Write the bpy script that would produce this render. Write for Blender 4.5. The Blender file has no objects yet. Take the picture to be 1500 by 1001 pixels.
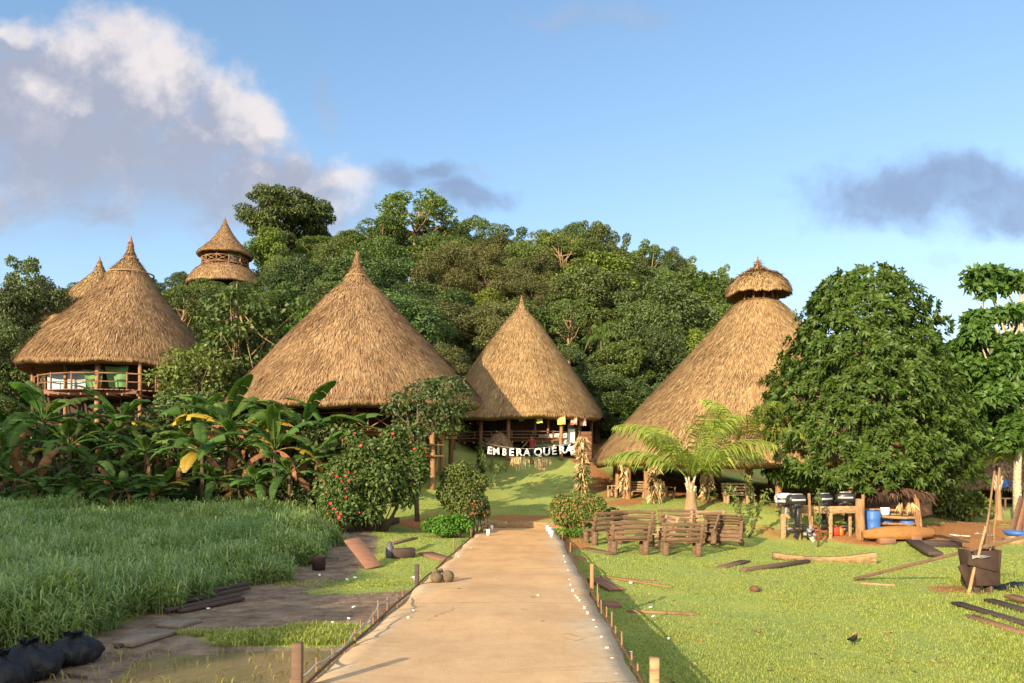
import bpy, math, numpy as np
from mathutils import Vector, Matrix
R = math.radians
S = bpy.context.scene
COL = S.collection
rng = np.random.default_rng(7)

# ------------------------------------------------------------------ camera
F, HZ, H = 1083.0, 680.0, 1.75          # focal length in photo pixels, horizon row, eye height
cam = bpy.data.cameras.new('camera'); camo = bpy.data.objects.new('camera', cam); COL.objects.link(camo)
camo.location = (0, 0, H); camo.rotation_euler = (R(90), 0, 0)
cam.sensor_width = 36; cam.lens = 36*F/1500; cam.shift_y = (HZ-500.5)/1500
cam.clip_start = 0.1; cam.clip_end = 6000
S.camera = camo

# ------------------------------------------------------------------ light
SUN_AZ, SUN_EL = R(33), R(17.5)           # the light travels forward and to the right
sd = bpy.data.lights.new('sun', 'SUN'); so = bpy.data.objects.new('sun', sd); COL.objects.link(so)
sd.energy = 5.0; sd.angle = R(0.5); sd.color = (1.0, 0.80, 0.53)
dirv = Vector((math.sin(SUN_AZ)*math.cos(SUN_EL), math.cos(SUN_AZ)*math.cos(SUN_EL), -math.sin(SUN_EL)))
so.rotation_euler = dirv.to_track_quat('-Z', 'Y').to_euler()
so.location = (-20, -20, 30)
S.view_settings.view_transform = 'Standard'; S.view_settings.look = 'None'
S.view_settings.gamma = 1.0; S.view_settings.exposure = 1.0
S.render.engine = 'CYCLES'
try:
    S.cycles.max_bounces = 6; S.cycles.transparent_max_bounces = 8
except Exception: pass

W = bpy.data.worlds.new('World'); S.world = W; W.use_nodes = True
def build_world():
    nt = W.node_tree; nt.nodes.clear(); N = nt.nodes; L = nt.links
    def math_(op, a, b=None, c=None, clamp=False):
        n = N.new('ShaderNodeMath'); n.operation = op; n.use_clamp = clamp
        for i, v in enumerate((a, b, c)):
            if v is None: continue
            if isinstance(v, (int, float)): n.inputs[i].default_value = v
            else: L.new(v, n.inputs[i])
        return n.outputs[0]
    def smooth(v, lo, hi, a=0.0, b=1.0):
        n = N.new('ShaderNodeMapRange'); n.interpolation_type = 'SMOOTHSTEP'
        L.new(v, n.inputs[0])
        for i, x in enumerate((lo, hi, a, b)): n.inputs[i+1].default_value = x
        return n.outputs[0]
    out = N.new('ShaderNodeOutputWorld')
    sky = N.new('ShaderNodeTexSky'); sky.sky_type = 'NISHITA'; sky.sun_disc = False
    sky.sun_elevation = SUN_EL; sky.sun_rotation = SUN_AZ + math.pi
    sky.air_density = 1.0; sky.dust_density = 0.15; sky.ozone_density = 1.3; sky.altitude = 0
    hsv = N.new('ShaderNodeHueSaturation'); hsv.inputs['Saturation'].default_value = 1.12; hsv.inputs['Value'].default_value = 1.0
    L.new(sky.outputs[0], hsv.inputs['Color'])
    bg = N.new('ShaderNodeBackground'); bg.inputs[1].default_value = 0.13
    # roll off the brightest part of the sky near the horizon
    k1 = N.new('ShaderNodeVectorMath'); k1.operation = 'MULTIPLY_ADD'; L.new(hsv.outputs[0], k1.inputs[0]); k1.inputs[1].default_value = (.150, .125, .095); k1.inputs[2].default_value = (1, 1, 1)
    k2 = N.new('ShaderNodeVectorMath'); k2.operation = 'DIVIDE'; L.new(hsv.outputs[0], k2.inputs[0]); L.new(k1.outputs[0], k2.inputs[1])
    k3 = N.new('ShaderNodeVectorMath'); k3.operation = 'SCALE'; L.new(k2.outputs[0], k3.inputs[0]); k3.inputs['Scale'].default_value = 1.34
    L.new(k3.outputs[0], bg.inputs[0])
    tc = N.new('ShaderNodeTexCoord'); sp = N.new('ShaderNodeSeparateXYZ'); L.new(tc.outputs['Generated'], sp.inputs[0])
    yy = math_('MAXIMUM', sp.outputs[1], 0.08)
    u0 = math_('DIVIDE', sp.outputs[0], yy); v0 = math_('DIVIDE', sp.outputs[2], yy)
    front = smooth(sp.outputs[1], 0.1, 0.3)
    def px(x, y): return (x-750)/F, (HZ-y)/F
    def noise(u, v, sc, det, ro, z=0.0):
        cb = N.new('ShaderNodeCombineXYZ'); L.new(u, cb.inputs[0]); L.new(v, cb.inputs[1]); cb.inputs[2].default_value = z
        n = N.new('ShaderNodeTexNoise'); n.inputs['Scale'].default_value = sc; n.inputs['Detail'].default_value = det
        n.inputs['Roughness'].default_value = ro; L.new(cb.outputs[0], n.inputs['Vector'])
        return n.outputs[0]
    # directions of the cloud heaps (elliptical envelopes on the sky)
    big = [(150, 90, 120, 80), (225, 120, 85, 85), (60, 150, 150, 110), (360, 185, 68, 82), (270, 225, 140, 80), (150, 225, 220, 105),
           (390, 285, 150, 58), (495, 285, 42, 56), (20, 275, 170, 60), (120, 310, 150, 36), (10, 60, 60, 40), (270, 300, 170, 46)]
    def warp(sc, amp):
        return math_('MULTIPLY', math_('SUBTRACT', noise(u0, v0, sc, 4, .55, 2.0), .5), amp), math_('MULTIPLY', math_('SUBTRACT', noise(u0, v0, sc, 4, .55, 7.0), .5), amp)
    wu, wv = warp(9.0, 0.11)
    def field(du, dv, blobs, ns, amp, z=0.3, ro=.62, cap=0.55):
        u = math_('ADD', u0, du); v = math_('ADD', v0, dv); best = None; us = math_('ADD', u, wu); vs = math_('ADD', v, wv)
        for (cx, cy, rx, ry) in blobs:
            a, b = px(cx, cy)
            p = math_('MULTIPLY', math_('SUBTRACT', us, a), F/rx); q = math_('MULTIPLY', math_('SUBTRACT', vs, b), F/ry)
            d = math_('SUBTRACT', 1.0, math_('SQRT', math_('ADD', math_('MULTIPLY', p, p), math_('MULTIPLY', q, q))))
            best = d if best is None else math_('SMOOTH_MAX', best, d, 0.3)
        best = math_('MINIMUM', best, cap)
        return math_('ADD', best, math_('MULTIPLY', math_('SUBTRACT', noise(u, v, ns, 10, ro, z), 0.5), amp))
    f0 = field(0.0, 0.0, big, 7.0, 2.2); f1 = field(0.012, 0.020, big, 7.0, 2.2)
    alpha = smooth(f0, -0.30, 0.55)
    heads = field(0.0, 0.0, [(150, 48, 60, 40), (215, 70, 58, 52), (238, 120, 46, 46), (375, 150, 44, 56), (355, 195, 42, 40), (497, 268, 22, 44), (20, 40, 40, 24), (80, 150, 40, 26)], 7.0, 2.4, 5.3)
    relief = math_('SUBTRACT', f0, f1)
    lit = smooth(math_('ADD', heads, math_('MULTIPLY', relief, 2.2)), -0.85, 1.25)
    body = noise(math_('ADD', u0, wu), math_('ADD', v0, wv), 11.0, 9, .64, 1.7)
    lit = math_('ADD', lit, math_('MULTIPLY', math_('SUBTRACT', body, 0.48), 1.3), None, True)
    low = smooth(v0, 0.46, 0.30)
    alpha = math_('MULTIPLY', alpha, math_('SUBTRACT', 1.0, math_('MULTIPLY', low, smooth(noise(u0, v0, 5.5, 6, .6, 3.3), 0.42, 0.66, 0.0, 0.75))))
    gray = [(1280, 295, 95, 40), (1400, 285, 200, 55), (1500, 300, 170, 56), (580, 262, 46, 26), (690, 285, 70, 26), (640, 250, 44, 18)]
    g0 = field(0.0, 0.0, gray, 6.0, 1.5)
    galpha = math_('MULTIPLY', smooth(math_('ADD', g0, math_('MULTIPLY', math_('SUBTRACT', body, .5), 1.6)), -0.45, 0.85), 0.78)
    thin = math_('MULTIPLY', smooth(field(0.0, 0.0, [(480, 150, 22, 50), (880, 20, 120, 26), (1380, 390, 40, 18), (120, 345, 160, 26), (700, 240, 30, 14)], 9.0, 1.6, 1.0), -0.2, 1.1), 0.4)
    cmix = N.new('ShaderNodeMix'); cmix.data_type = 'RGBA'
    L.new(lit, cmix.inputs['Factor']); cmix.inputs['A'].default_value = (0.215, 0.228, 0.285, 1); cmix.inputs['B'].default_value = (0.465, 0.425, 0.42, 1)
    bc = N.new('ShaderNodeBackground'); L.new(cmix.outputs['Result'], bc.inputs[0])
    bgray = N.new('ShaderNodeBackground'); bgray.inputs[0].default_value = (0.135, 0.172, 0.265, 1)
    m1 = N.new('ShaderNodeMixShader'); m2 = N.new('ShaderNodeMixShader')
    L.new(math_('MULTIPLY', galpha, front), m1.inputs[0]); L.new(bg.outputs[0], m1.inputs[1]); L.new(bgray.outputs[0], m1.inputs[2])
    L.new(math_('MULTIPLY', math_('MAXIMUM', alpha, thin), math_('MULTIPLY', front, 0.92)), m2.inputs[0]); L.new(m1.outputs[0], m2.inputs[1]); L.new(bc.outputs[0], m2.inputs[2])
    # unseen broken bright cloud added behind the viewpoint to fill the shadows
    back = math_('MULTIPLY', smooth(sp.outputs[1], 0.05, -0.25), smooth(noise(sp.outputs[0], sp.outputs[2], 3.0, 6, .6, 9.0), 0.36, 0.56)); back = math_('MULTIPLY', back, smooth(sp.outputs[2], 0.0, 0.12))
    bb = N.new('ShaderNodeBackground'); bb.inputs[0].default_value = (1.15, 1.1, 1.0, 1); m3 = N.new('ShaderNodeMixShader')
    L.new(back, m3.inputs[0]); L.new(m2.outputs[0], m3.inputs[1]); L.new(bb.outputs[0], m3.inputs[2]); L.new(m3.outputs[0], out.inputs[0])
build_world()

# ------------------------------------------------------------------ helpers
def P(px, py, Y): return np.array([(px-750)/F*Y, Y, H-(py-HZ)/F*Y])
def rotm(rx=0, ry=0, rz=0):
    return np.array(Matrix.Rotation(rz, 3, 'Z') @ Matrix.Rotation(ry, 3, 'Y') @ Matrix.Rotation(rx, 3, 'X'))
def unit(v):
    v = np.asarray(v, float); return v/np.maximum(np.linalg.norm(v, axis=-1, keepdims=True), 1e-9)

def tag(o, label=None, cat=None, group=None, kind=None):
    if label: o['label'] = label
    if cat: o['category'] = cat
    if group: o['group'] = group
    if kind: o['kind'] = kind
    return o
def thing(name, label, cat, loc=(0, 0, 0), rz=0, group=None, scale=1):
    o = bpy.data.objects.new(name, None); COL.objects.link(o); o.empty_display_size = 0.2
    o.location = tuple(float(a) for a in loc); o.rotation_euler = (0, 0, rz)
    o.scale = (scale,)*3 if isinstance(scale, (int, float)) else scale
    return tag(o, label, cat, group)
KIDS = {}
def dup(o, parent=None):
    c = o.copy(); COL.objects.link(c)
    if parent is not None: c.parent = parent; KIDS.setdefault(parent.name, []).append(c)
    for ch in KIDS.get(o.name, []): dup(ch, c)
    return c

class MB:
    """collects vertex and face arrays, then links them as ONE mesh object"""
    def __init__(s): s.V = []; s.F = []; s.n = 0
    def add(s, VF, m=0, at=None, rot=None):
        V, Fs = VF; V = np.asarray(V, float)
        if rot is not None: V = V @ np.asarray(rot).T
        if at is not None: V = V + np.asarray(at, float)
        if isinstance(Fs, np.ndarray): s.F.append((Fs + s.n, m))
        else:
            for k in (3, 4):
                f = [q for q in Fs if len(q) == k]
                if f: s.F.append((np.array(f) + s.n, m))
            for q in Fs:
                if len(q) > 4: s.F.append((np.array([q]) + s.n, m))
        s.V.append(V); s.n += len(V); return s
    def build(s, name, mats, parent=None, smooth=False, world=False, ground=False):
        V = np.concatenate(s.V); org = np.zeros(3)
        if parent is not None and world:
            p = parent
            while p is not None: org = org + np.array(p.location); p = p.parent
        elif parent is None:
            mn, mx = V.min(0), V.max(0); org = np.array([(mn[0]+mx[0])/2, (mn[1]+mx[1])/2, mn[2]])
            if ground: org = np.zeros(3)
        V = V - org
        me = bpy.data.meshes.new(name); me.vertices.add(len(V)); me.vertices.foreach_set('co', V.ravel().astype(np.float32))
        loops = np.concatenate([f.ravel() for f, m in s.F]); tot = np.concatenate([np.full(len(f), f.shape[1]) for f, m in s.F])
        mi = np.concatenate([np.full(len(f), m) for f, m in s.F])
        me.loops.add(len(loops)); me.loops.foreach_set('vertex_index', loops.astype(np.int32))
        st = np.concatenate([[0], np.cumsum(tot)[:-1]])
        me.polygons.add(len(tot)); me.polygons.foreach_set('loop_start', st.astype(np.int32)); me.polygons.foreach_set('loop_total', tot.astype(np.int32))
        me.polygons.foreach_set('material_index', mi.astype(np.int32))
        if smooth: me.polygons.foreach_set('use_smooth', np.ones(len(tot), bool))
        me.update(calc_edges=True); me.validate()
        for m in (mats if isinstance(mats, (list, tuple)) else [mats]): me.materials.append(m)
        o = bpy.data.objects.new(name, me); COL.objects.link(o)
        if parent is not None: o.parent = parent; KIDS.setdefault(parent.name, []).append(o)
        else: o.location = org
        return o

def box(sx, sy, sz, c=(0, 0, 0), rot=None, ch=0.006):
    hs = np.array([sx, sy, sz])/2; ch = min(ch, hs.min()*0.6)
    V = []; sg = [np.array([a, b, d]) for a in (-1, 1) for b in (-1, 1) for d in (-1, 1)]
    for g in sg:
        for a in range(3):
            p = g*(hs-ch); p[a] = g[a]*hs[a]; V.append(p)
    V = np.array(V); idx = {tuple(g): i for i, g in enumerate(sg)}; Fs = []
    for a in range(3):
        b, d = (a+1) % 3, (a+2) % 3
        for s in (-1, 1):
            q = []
            for sb, sdd in ((-1, -1), (1, -1), (1, 1), (-1, 1)):
                g = [0, 0, 0]; g[a] = s; g[b] = sb; g[d] = sdd; q.append(idx[tuple(g)]*3+a)
            Fs.append(q)
        for sb in (-1, 1):
            for sdd in (-1, 1):
                g1 = [0, 0, 0]; g1[a] = -1; g1[b] = sb; g1[d] = sdd; g2 = list(g1); g2[a] = 1
                i, j = idx[tuple(g1)]*3, idx[tuple(g2)]*3
                Fs.append([i+b, j+b, j+d, i+d])
    for i in range(8): Fs.append([i*3, i*3+1, i*3+2])
    out = []
    for q in Fs:
        p = V[q]; n = np.cross(p[1]-p[0], p[2]-p[0])
        out.append(q if np.dot(n, p.mean(0)) > 0 else q[::-1])
    if rot is not None: V = V @ np.asarray(rot).T
    return V + np.asarray(c, float), out
def beam(a, b, w, h, roll=0, ch=0.006):
    """a squared timber from a to b"""
    a, b = np.asarray(a, float), np.asarray(b, float); d = b-a; L = np.linalg.norm(d); x = d/L
    up = np.array([0, 0, 1.0]) if abs(x[2]) < 0.95 else np.array([0, 1.0, 0])
    y = unit(np.cross(up, x)); z = np.cross(x, y)
    if roll: y, z = y*math.cos(roll)+z*math.sin(roll), z*math.cos(roll)-y*math.sin(roll)
    return box(L, w, h, (a+b)/2, np.stack([x, y, z], 1), ch)
def tube(pts, rad, n=8, cap=True):
    pts = np.asarray(pts, float); k = len(pts); rad = np.broadcast_to(np.asarray(rad, float), (k,))
    t = np.gradient(pts, axis=0); t = unit(t); ref = np.array([0, 0, 1.0]) if abs(t[0][2]) < 0.9 else np.array([1.0, 0, 0])
    V = []; x = unit(np.cross(ref, t[0]))
    for i in range(k):
        x = unit(x - t[i]*np.dot(x, t[i])); y = np.cross(t[i], x); a = np.arange(n)/n*2*math.pi
        V.append(pts[i] + rad[i]*(np.cos(a)[:, None]*x + np.sin(a)[:, None]*y))
    V = np.concatenate(V); Fs = []
    for i in range(k-1):
        for j in range(n): Fs.append([i*n+j, i*n+(j+1) % n, (i+1)*n+(j+1) % n, (i+1)*n+j])
    if cap:
        V = np.concatenate([V, [pts[0]], [pts[-1]]])
        for j in range(n):
            Fs.append([k*n, (j+1) % n, j]); Fs.append([k*n+1, (k-1)*n+j, (k-1)*n+(j+1) % n])
    return V, Fs
def lathe(prof, n=24, c=(0, 0, 0), rot=None, wob=0.0, seed=0):
    r_ = np.random.default_rng(seed); prof = np.asarray(prof, float); k = len(prof); a = np.arange(n)/n*2*math.pi
    V = np.concatenate([np.stack([p[0]*np.cos(a)*(1+wob*r_.normal(size=n)), p[0]*np.sin(a)*(1+wob*r_.normal(size=n)), np.full(n, p[1])], 1) for p in prof])
    Fs = []
    for i in range(k-1):
        for j in range(n): Fs.append([i*n+j, i*n+(j+1) % n, (i+1)*n+(j+1) % n, (i+1)*n+j])
    if rot is not None: V = V @ np.asarray(rot).T
    return V+np.asarray(c, float), Fs
def log(a, b, r0, r1=None, n=10, wob=0.05, seg=5, seed=0):
    r_ = np.random.default_rng(abs(int(seed))+int(abs(a[0])*100)); a, b = np.asarray(a, float), np.asarray(b, float)
    t = np.linspace(0, 1, seg)[:, None]; pts = a+(b-a)*t
    pts[1:-1] += r_.normal(size=(seg-2, 3))*r0*wob*3; r1 = r0 if r1 is None else r1
    return tube(pts, np.linspace(r0, r1, seg)*(1+r_.normal(size=seg)*wob), n)
def smin(a, lo, hi): t = np.clip((a-lo)/(hi-lo), 0, 1); return t*t*(3-2*t)

# ------------------------------------------------------------------ materials
MATS = {}
def mat(name, col, col2=None, rough=0.85, scale=6.0, bump=0.0, metal=0.0, island=None, stretch=(1, 1, 1), objvar=0.0, trans=0.0, detail=6, spec=0.3, coord='Object', contrast=(0.3, 0.7), tcol=None, imix=0.72):
    if name in MATS: return MATS[name]
    m = bpy.data.materials.new(name); m.use_nodes = True; nt = m.node_tree; N = nt.nodes; L = nt.links
    bs = N['Principled BSDF']; bs.inputs['Roughness'].default_value = rough; bs.inputs['Metallic'].default_value = metal
    bs.inputs['Specular IOR Level'].default_value = spec
    c = None
    tc = N.new('ShaderNodeTexCoord'); mp = N.new('ShaderNodeMapping'); mp.inputs['Scale'].default_value = stretch; L.new(tc.outputs[coord], mp.inputs[0])
    nz = N.new('ShaderNodeTexNoise'); nz.inputs['Scale'].default_value = scale; nz.inputs['Detail'].default_value = detail; nz.inputs['Roughness'].default_value = 0.62
    L.new(mp.outputs[0], nz.inputs['Vector'])
    col2 = col2 or col
    mr = N.new('ShaderNodeMapRange'); L.new(nz.outputs[0], mr.inputs[0]); mr.inputs[1].default_value, mr.inputs[2].default_value = contrast
    mx = N.new('ShaderNodeMix'); mx.data_type = 'RGBA'; L.new(mr.outputs[0], mx.inputs['Factor'])
    mx.inputs['A'].default_value = (*col, 1); mx.inputs['B'].default_value = (*col2, 1); c = mx.outputs['Result']
    if island:
        ge = N.new('ShaderNodeNewGeometry'); rp = N.new('ShaderNodeValToRGB'); el = rp.color_ramp.elements
        while len(el) < len(island): el.new(0.5)
        for i, (p, cc) in enumerate(island): el[i].position = p; el[i].color = (*cc, 1)
        L.new(ge.outputs['Random Per Island'], rp.inputs[0])
        m2 = N.new('ShaderNodeMix'); m2.data_type = 'RGBA'; m2.inputs['Factor'].default_value = imix
        L.new(c, m2.inputs['A']); L.new(rp.outputs[0], m2.inputs['B']); c = m2.outputs['Result']
    if objvar:
        oi = N.new('ShaderNodeObjectInfo'); hs = N.new('ShaderNodeHueSaturation')
        a = N.new('ShaderNodeMapRange'); L.new(oi.outputs['Random'], a.inputs[0]); a.inputs[3].default_value = 1-objvar; a.inputs[4].default_value = 1+objvar
        wn = N.new('ShaderNodeTexWhiteNoise'); wn.noise_dimensions = '1D'; L.new(oi.outputs['Random'], wn.inputs['W'])
        b = N.new('ShaderNodeMapRange'); L.new(wn.outputs['Value'], b.inputs[0]); b.inputs[3].default_value = 0.5-0.10*objvar; b.inputs[4].default_value = 0.5+0.06*objvar
        L.new(a.outputs[0], hs.inputs['Value']); L.new(b.outputs[0], hs.inputs['Hue']); L.new(c, hs.inputs['Color']); c = hs.outputs[0]
    L.new(c, bs.inputs['Base Color'])
    if bump:
        bp = N.new('ShaderNodeBump'); bp.inputs['Strength'].default_value = bump; bp.inputs['Distance'].default_value = 0.03
        L.new(nz.outputs[0], bp.inputs['Height']); L.new(bp.outputs[0], bs.inputs['Normal'])
    if trans:
        tr = N.new('ShaderNodeBsdfTranslucent'); hs2 = N.new('ShaderNodeMix'); hs2.data_type = 'RGBA'; hs2.blend_type = 'MULTIPLY'; hs2.inputs['Factor'].default_value = 1
        L.new(c, hs2.inputs['A']); hs2.inputs['B'].default_value = (*(tcol or (1.3, 1.5, 0.5)), 1); L.new(hs2.outputs['Result'], tr.inputs[0])
        ms = N.new('ShaderNodeMixShader'); ms.inputs[0].default_value = trans
        L.new(bs.outputs[0], ms.inputs[1]); L.new(tr.outputs[0], ms.inputs[2]); L.new(ms.outputs[0], N['Material Output'].inputs[0])
    MATS[name] = m; return m
# ------------------------------------------------------------------ terrain
def path_z(y): return 0.04-0.0265*y
def path_l(y): return -1.88+0.026*y
def path_r(y): return 0.92+0.0262*y
PATH_END = 28.4
CP = []
for px, py, Y in [(760, 764, 29.5), (760, 740, 34), (760, 716, 37.5), (760, 694, 40.3), (765, 674, 42.8), (765, 668, 47), (765, 655, 52), (835, 672, 43.5), (700, 676, 42.8), (700, 692, 40.5),
                  (650, 790, 24), (600, 772, 28), (640, 705, 35), (600, 690, 38), (520, 700, 35), (520, 640, 44),
                  (905, 727, 36), (900, 745, 31), (905, 700, 42), (1010, 752, 29), (1100, 735, 32), (1100, 720, 38), (1100, 745, 29), (1250, 730, 38), (1370, 735, 38), (1100, 700, 48),
                  (890, 640, 52), (1400, 758, 36), (1450, 740, 42), (1400, 790, 28), (1480, 770, 32), (1180, 792, 26.5), (1300, 797, 26),
                  (930, 815, 21), (1000, 815, 21.5), (900, 870, 15), (1100, 870, 15), (1300, 870, 15), (1480, 880, 14), (1035, 1001, 8.6), (1300, 960, 10.4), (1500, 960, 10.4),
                  (400, 880, 13.5), (100, 985, 8.6), (300, 990, 8.6), (480, 840, 17), (530, 825, 18.5)]:
    CP.append(P(px, py, Y))
for p in [(-6, 6, -.85), (-10, 10, -.8), (-14, 16, -.7), (-17, 22, -.5), (-8, 22, -.6), (-6, 26, -.45), (-12, 26, -.4), (-20, 27, -.2), (-14, 31, .6), (-22, 33, 1.2), (-30, 30, .6),
          (-23, 41, 3.2), (-30, 41, 3.0), (-15, 41, 3.6), (-15, 49, 7.6), (-24, 50, 6.2), (-35, 50, 5.0), (-50, 45, 3), (-60, 65, 7),
          (-8, 40, 2.2), (-4, 47, 3.6), (-8, 55, 7.5), (5, 58, 6.5), (18, 58, 3.6), (32, 58, 1.2), (50, 50, -.6), (25, 50, .8),
          (-32, 60, 9.5), (-36, 72, 14), (-36, 82, 18.5), (-35, 90, 21), (-12, 75, 14.5), (8, 75, 13), (22, 75, 10), (42, 75, 3.5), (65, 75, 0),
          (-60, 105, 18), (-48, 110, 25), (-30, 112, 28), (-12, 112, 29), (6, 112, 27), (22, 112, 24), (36, 110, 19), (52, 110, 11), (85, 110, 3),
          (-60, 150, 16), (-20, 155, 24), (20, 155, 20), (60, 150, 8), (3, 5, -.85), (9, 5, -.85), (14, 20, -1.05), (25, 20, -1.1), (35, 30, -1.0), (-4, -8, -.9), (10, -8, -.9), (-25, 5, -.7),
          (-25, -10, -.8), (30, 0, -1), (-60, 20, 0), (80, 30, -1), (100, 70, -.5), (-110, 100, 8), (130, 140, 2), (-60, -20, -.8), (60, -20, -1), (0, 210, 10), (-100, 200, 8), (100, 200, 3)]:
    CP.append(np.array(p, float))
CP = np.array(CP); CX = CP[:, :2]/40.0
def _tps(A, B):
    d2 = ((A[:, None, :]-B[None, :, :])**2).sum(-1); return 0.5*d2*np.log(d2+1e-9)
_n = len(CP); _K = _tps(CX, CX)+np.eye(_n)*2e-4; _Pm = np.concatenate([np.ones((_n, 1)), CX], 1)
_A = np.block([[_K, _Pm], [_Pm.T, np.zeros((3, 3))]]); _w = np.linalg.solve(_A, np.concatenate([CP[:, 2], np.zeros(3)]))
def gz(x, y):
    """ground height"""
    x = np.atleast_1d(np.asarray(x, float)); y = np.atleast_1d(np.asarray(y, float)); out = np.zeros(x.shape)
    xf, yf = x.ravel(), y.ravel(); o = out.ravel()
    for i in range(0, len(xf), 20000):
        q = np.stack([xf[i:i+20000], yf[i:i+20000]], 1)/40.0
        z = _tps(q, CX) @ _w[:_n] + _w[_n] + q @ _w[_n+1:]
        far = smin(np.hypot(q[:, 0], q[:, 1]-1.8), 4.0, 7.0)
        o[i:i+20000] = z*(1-far)
    z = o.reshape(x.shape)
    z = z+0.03*np.sin(x*1.3+0.7*y)*np.sin(y*0.9-0.4*x)+0.015*np.sin(x*3.1+1)*np.sin(y*2.7)
    # puddle hollow on the left and the bank under the path
    pd = ((x+3.6)/2.4)**2+((y-8.9)/1.0)**2
    z = z-0.10*np.exp(-pd)
    inside = smin(x, path_l(y)-0.25, path_l(y)+0.15)*(1-smin(x, path_r(y)-0.15, path_r(y)+0.25))*(1-smin(y, PATH_END-0.6, PATH_END+0.3))
    z = z-inside*0.4
    return z
def g1(x, y): return float(gz(x, y)[0])
def GP(px, py, ymin=5.0, ymax=140.0):
    """where the view ray of a photo pixel meets the ground"""
    ys = np.linspace(ymin, ymax, 1400); xs = (px-750)/F*ys; zr = H-(py-HZ)/F*ys; d = zr-gz(xs, ys)
    i = np.argmax(d < 0); i = i if d[i] < 0 else len(ys)-1
    y = ys[i]; return np.array([(px-750)/F*y, y, g1((px-750)/F*y, y)])
def ax(dense, lo, hi, step, far):
    a = list(np.arange(lo, hi+1e-6, step)); s = step; v = hi
    while v < far: s *= 1.22; v += s; a.append(v)
    s = step; v = lo
    while v > -far: s *= 1.22; v -= s; a.insert(0, v)
    return np.array(a)
gx = ax(0, -22, 24, 0.3, 2500); gy = ax(0, 3, 52, 0.3, 2500)
GX, GY = np.meshgrid(gx, gy); GZ = gz(GX, GY)
def ell(x, y, cx, cy, rx, ry, rot=0.0, soft=0.45):
    c, s = math.cos(rot), math.sin(rot); u = (x-cx)*c+(y-cy)*s; v = -(x-cx)*s+(y-cy)*c
    return 1-smin(np.sqrt((u/rx)**2+(v/ry)**2), 1-soft, 1+soft)
def on_path(x, y, pad=0.0): return (x > path_l(y)-pad) & (x < path_r(y)+pad) & (y < PATH_END+pad)
def wob(x, y, s=1.0): return np.sin(x*1.7*s+1.3*np.sin(y*0.9*s))*0.5+np.sin(y*2.3*s+1.1*np.sin(x*1.9*s))*0.35+np.sin(x*4.9*s+y*3.7*s)*0.15
def dirt_w(x, y):
    w = np.zeros_like(x); wv = wob(x, y)*0.25
    for cx, cy, rx, ry, a in [(18.5, 29.5, 5.0, 2.6, .0), (25, 32, 7, 3, 0), (12.8, 27.0, 3.6, .9, 0), (15.8, 26.9, 2.6, 1.1, 0), (2.0, 25.5, .8, 4.5, -.05), (4.8, 33.0, 1.0, 1.3, 0), (0.4, 30.2, 2.6, .8, 0),
                              (6.1, 37.5, 1.6, 4.0, .3), (9.3, 15.4, .7, .6, 0), (2.6, 14.5, 1.0, .12, .05), (2.5, 16.8, 1.0, .13, -.1), (-3.0, 28.2, 1.6, 1.5, 0), (13.5, 38, 8, 6.5, 0), (4.6, 45, 1.6, 3, 0), (9, 49, 6, 3, 0)]:
        w = np.maximum(w, ell(x, y, cx, cy, rx, ry, a, .85))
    return np.clip(w+1.6*wv*(w > 0.02)*(w < 0.98), 0, 1)
def grass_edge(y):      # right edge of the tall grass on the left
    return np.interp(y, [5, 9.0, 9.8, 10.4, 12.2, 14.4, 16, 18, 20, 23, 26], [-7.6, -7.3, -6.3, -5.75, -5.75, -5.5, -5.0, -4.95, -5.05, -5.5, -6.3])
def mud_w(x, y):
    w = smin(x, grass_edge(y)-0.6, grass_edge(y)+0.3)*(1-smin(x, path_l(y)-0.1, path_l(y)+0.3))*(1-smin(y, 13.3, 15.8))
    green = np.maximum(ell(x, y, -2.6, 10.6, 1.9, .55, .05, .35), 0)
    w2 = smin(x, grass_edge(y)-0.6, grass_edge(y)+0.3)*(1-smin(x, grass_edge(y)+0.8, grass_edge(y)+1.9))*(y < 26)
    return np.clip(np.maximum(w*(1-green), w2)+wob(x, y, 1.6)*0.18*(w > .03)*(w < .97), 0, 1)
def forest_w(x, y): return np.clip(smin(gz(x, y), 5.0, 7.5)*(y > 46)+smin(y, 54, 62)+smin(-x, 19, 26)*(y > 20)+smin(y, 26, 28)*smin(-x, 4.5, 6.5), 0, 1)
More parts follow.
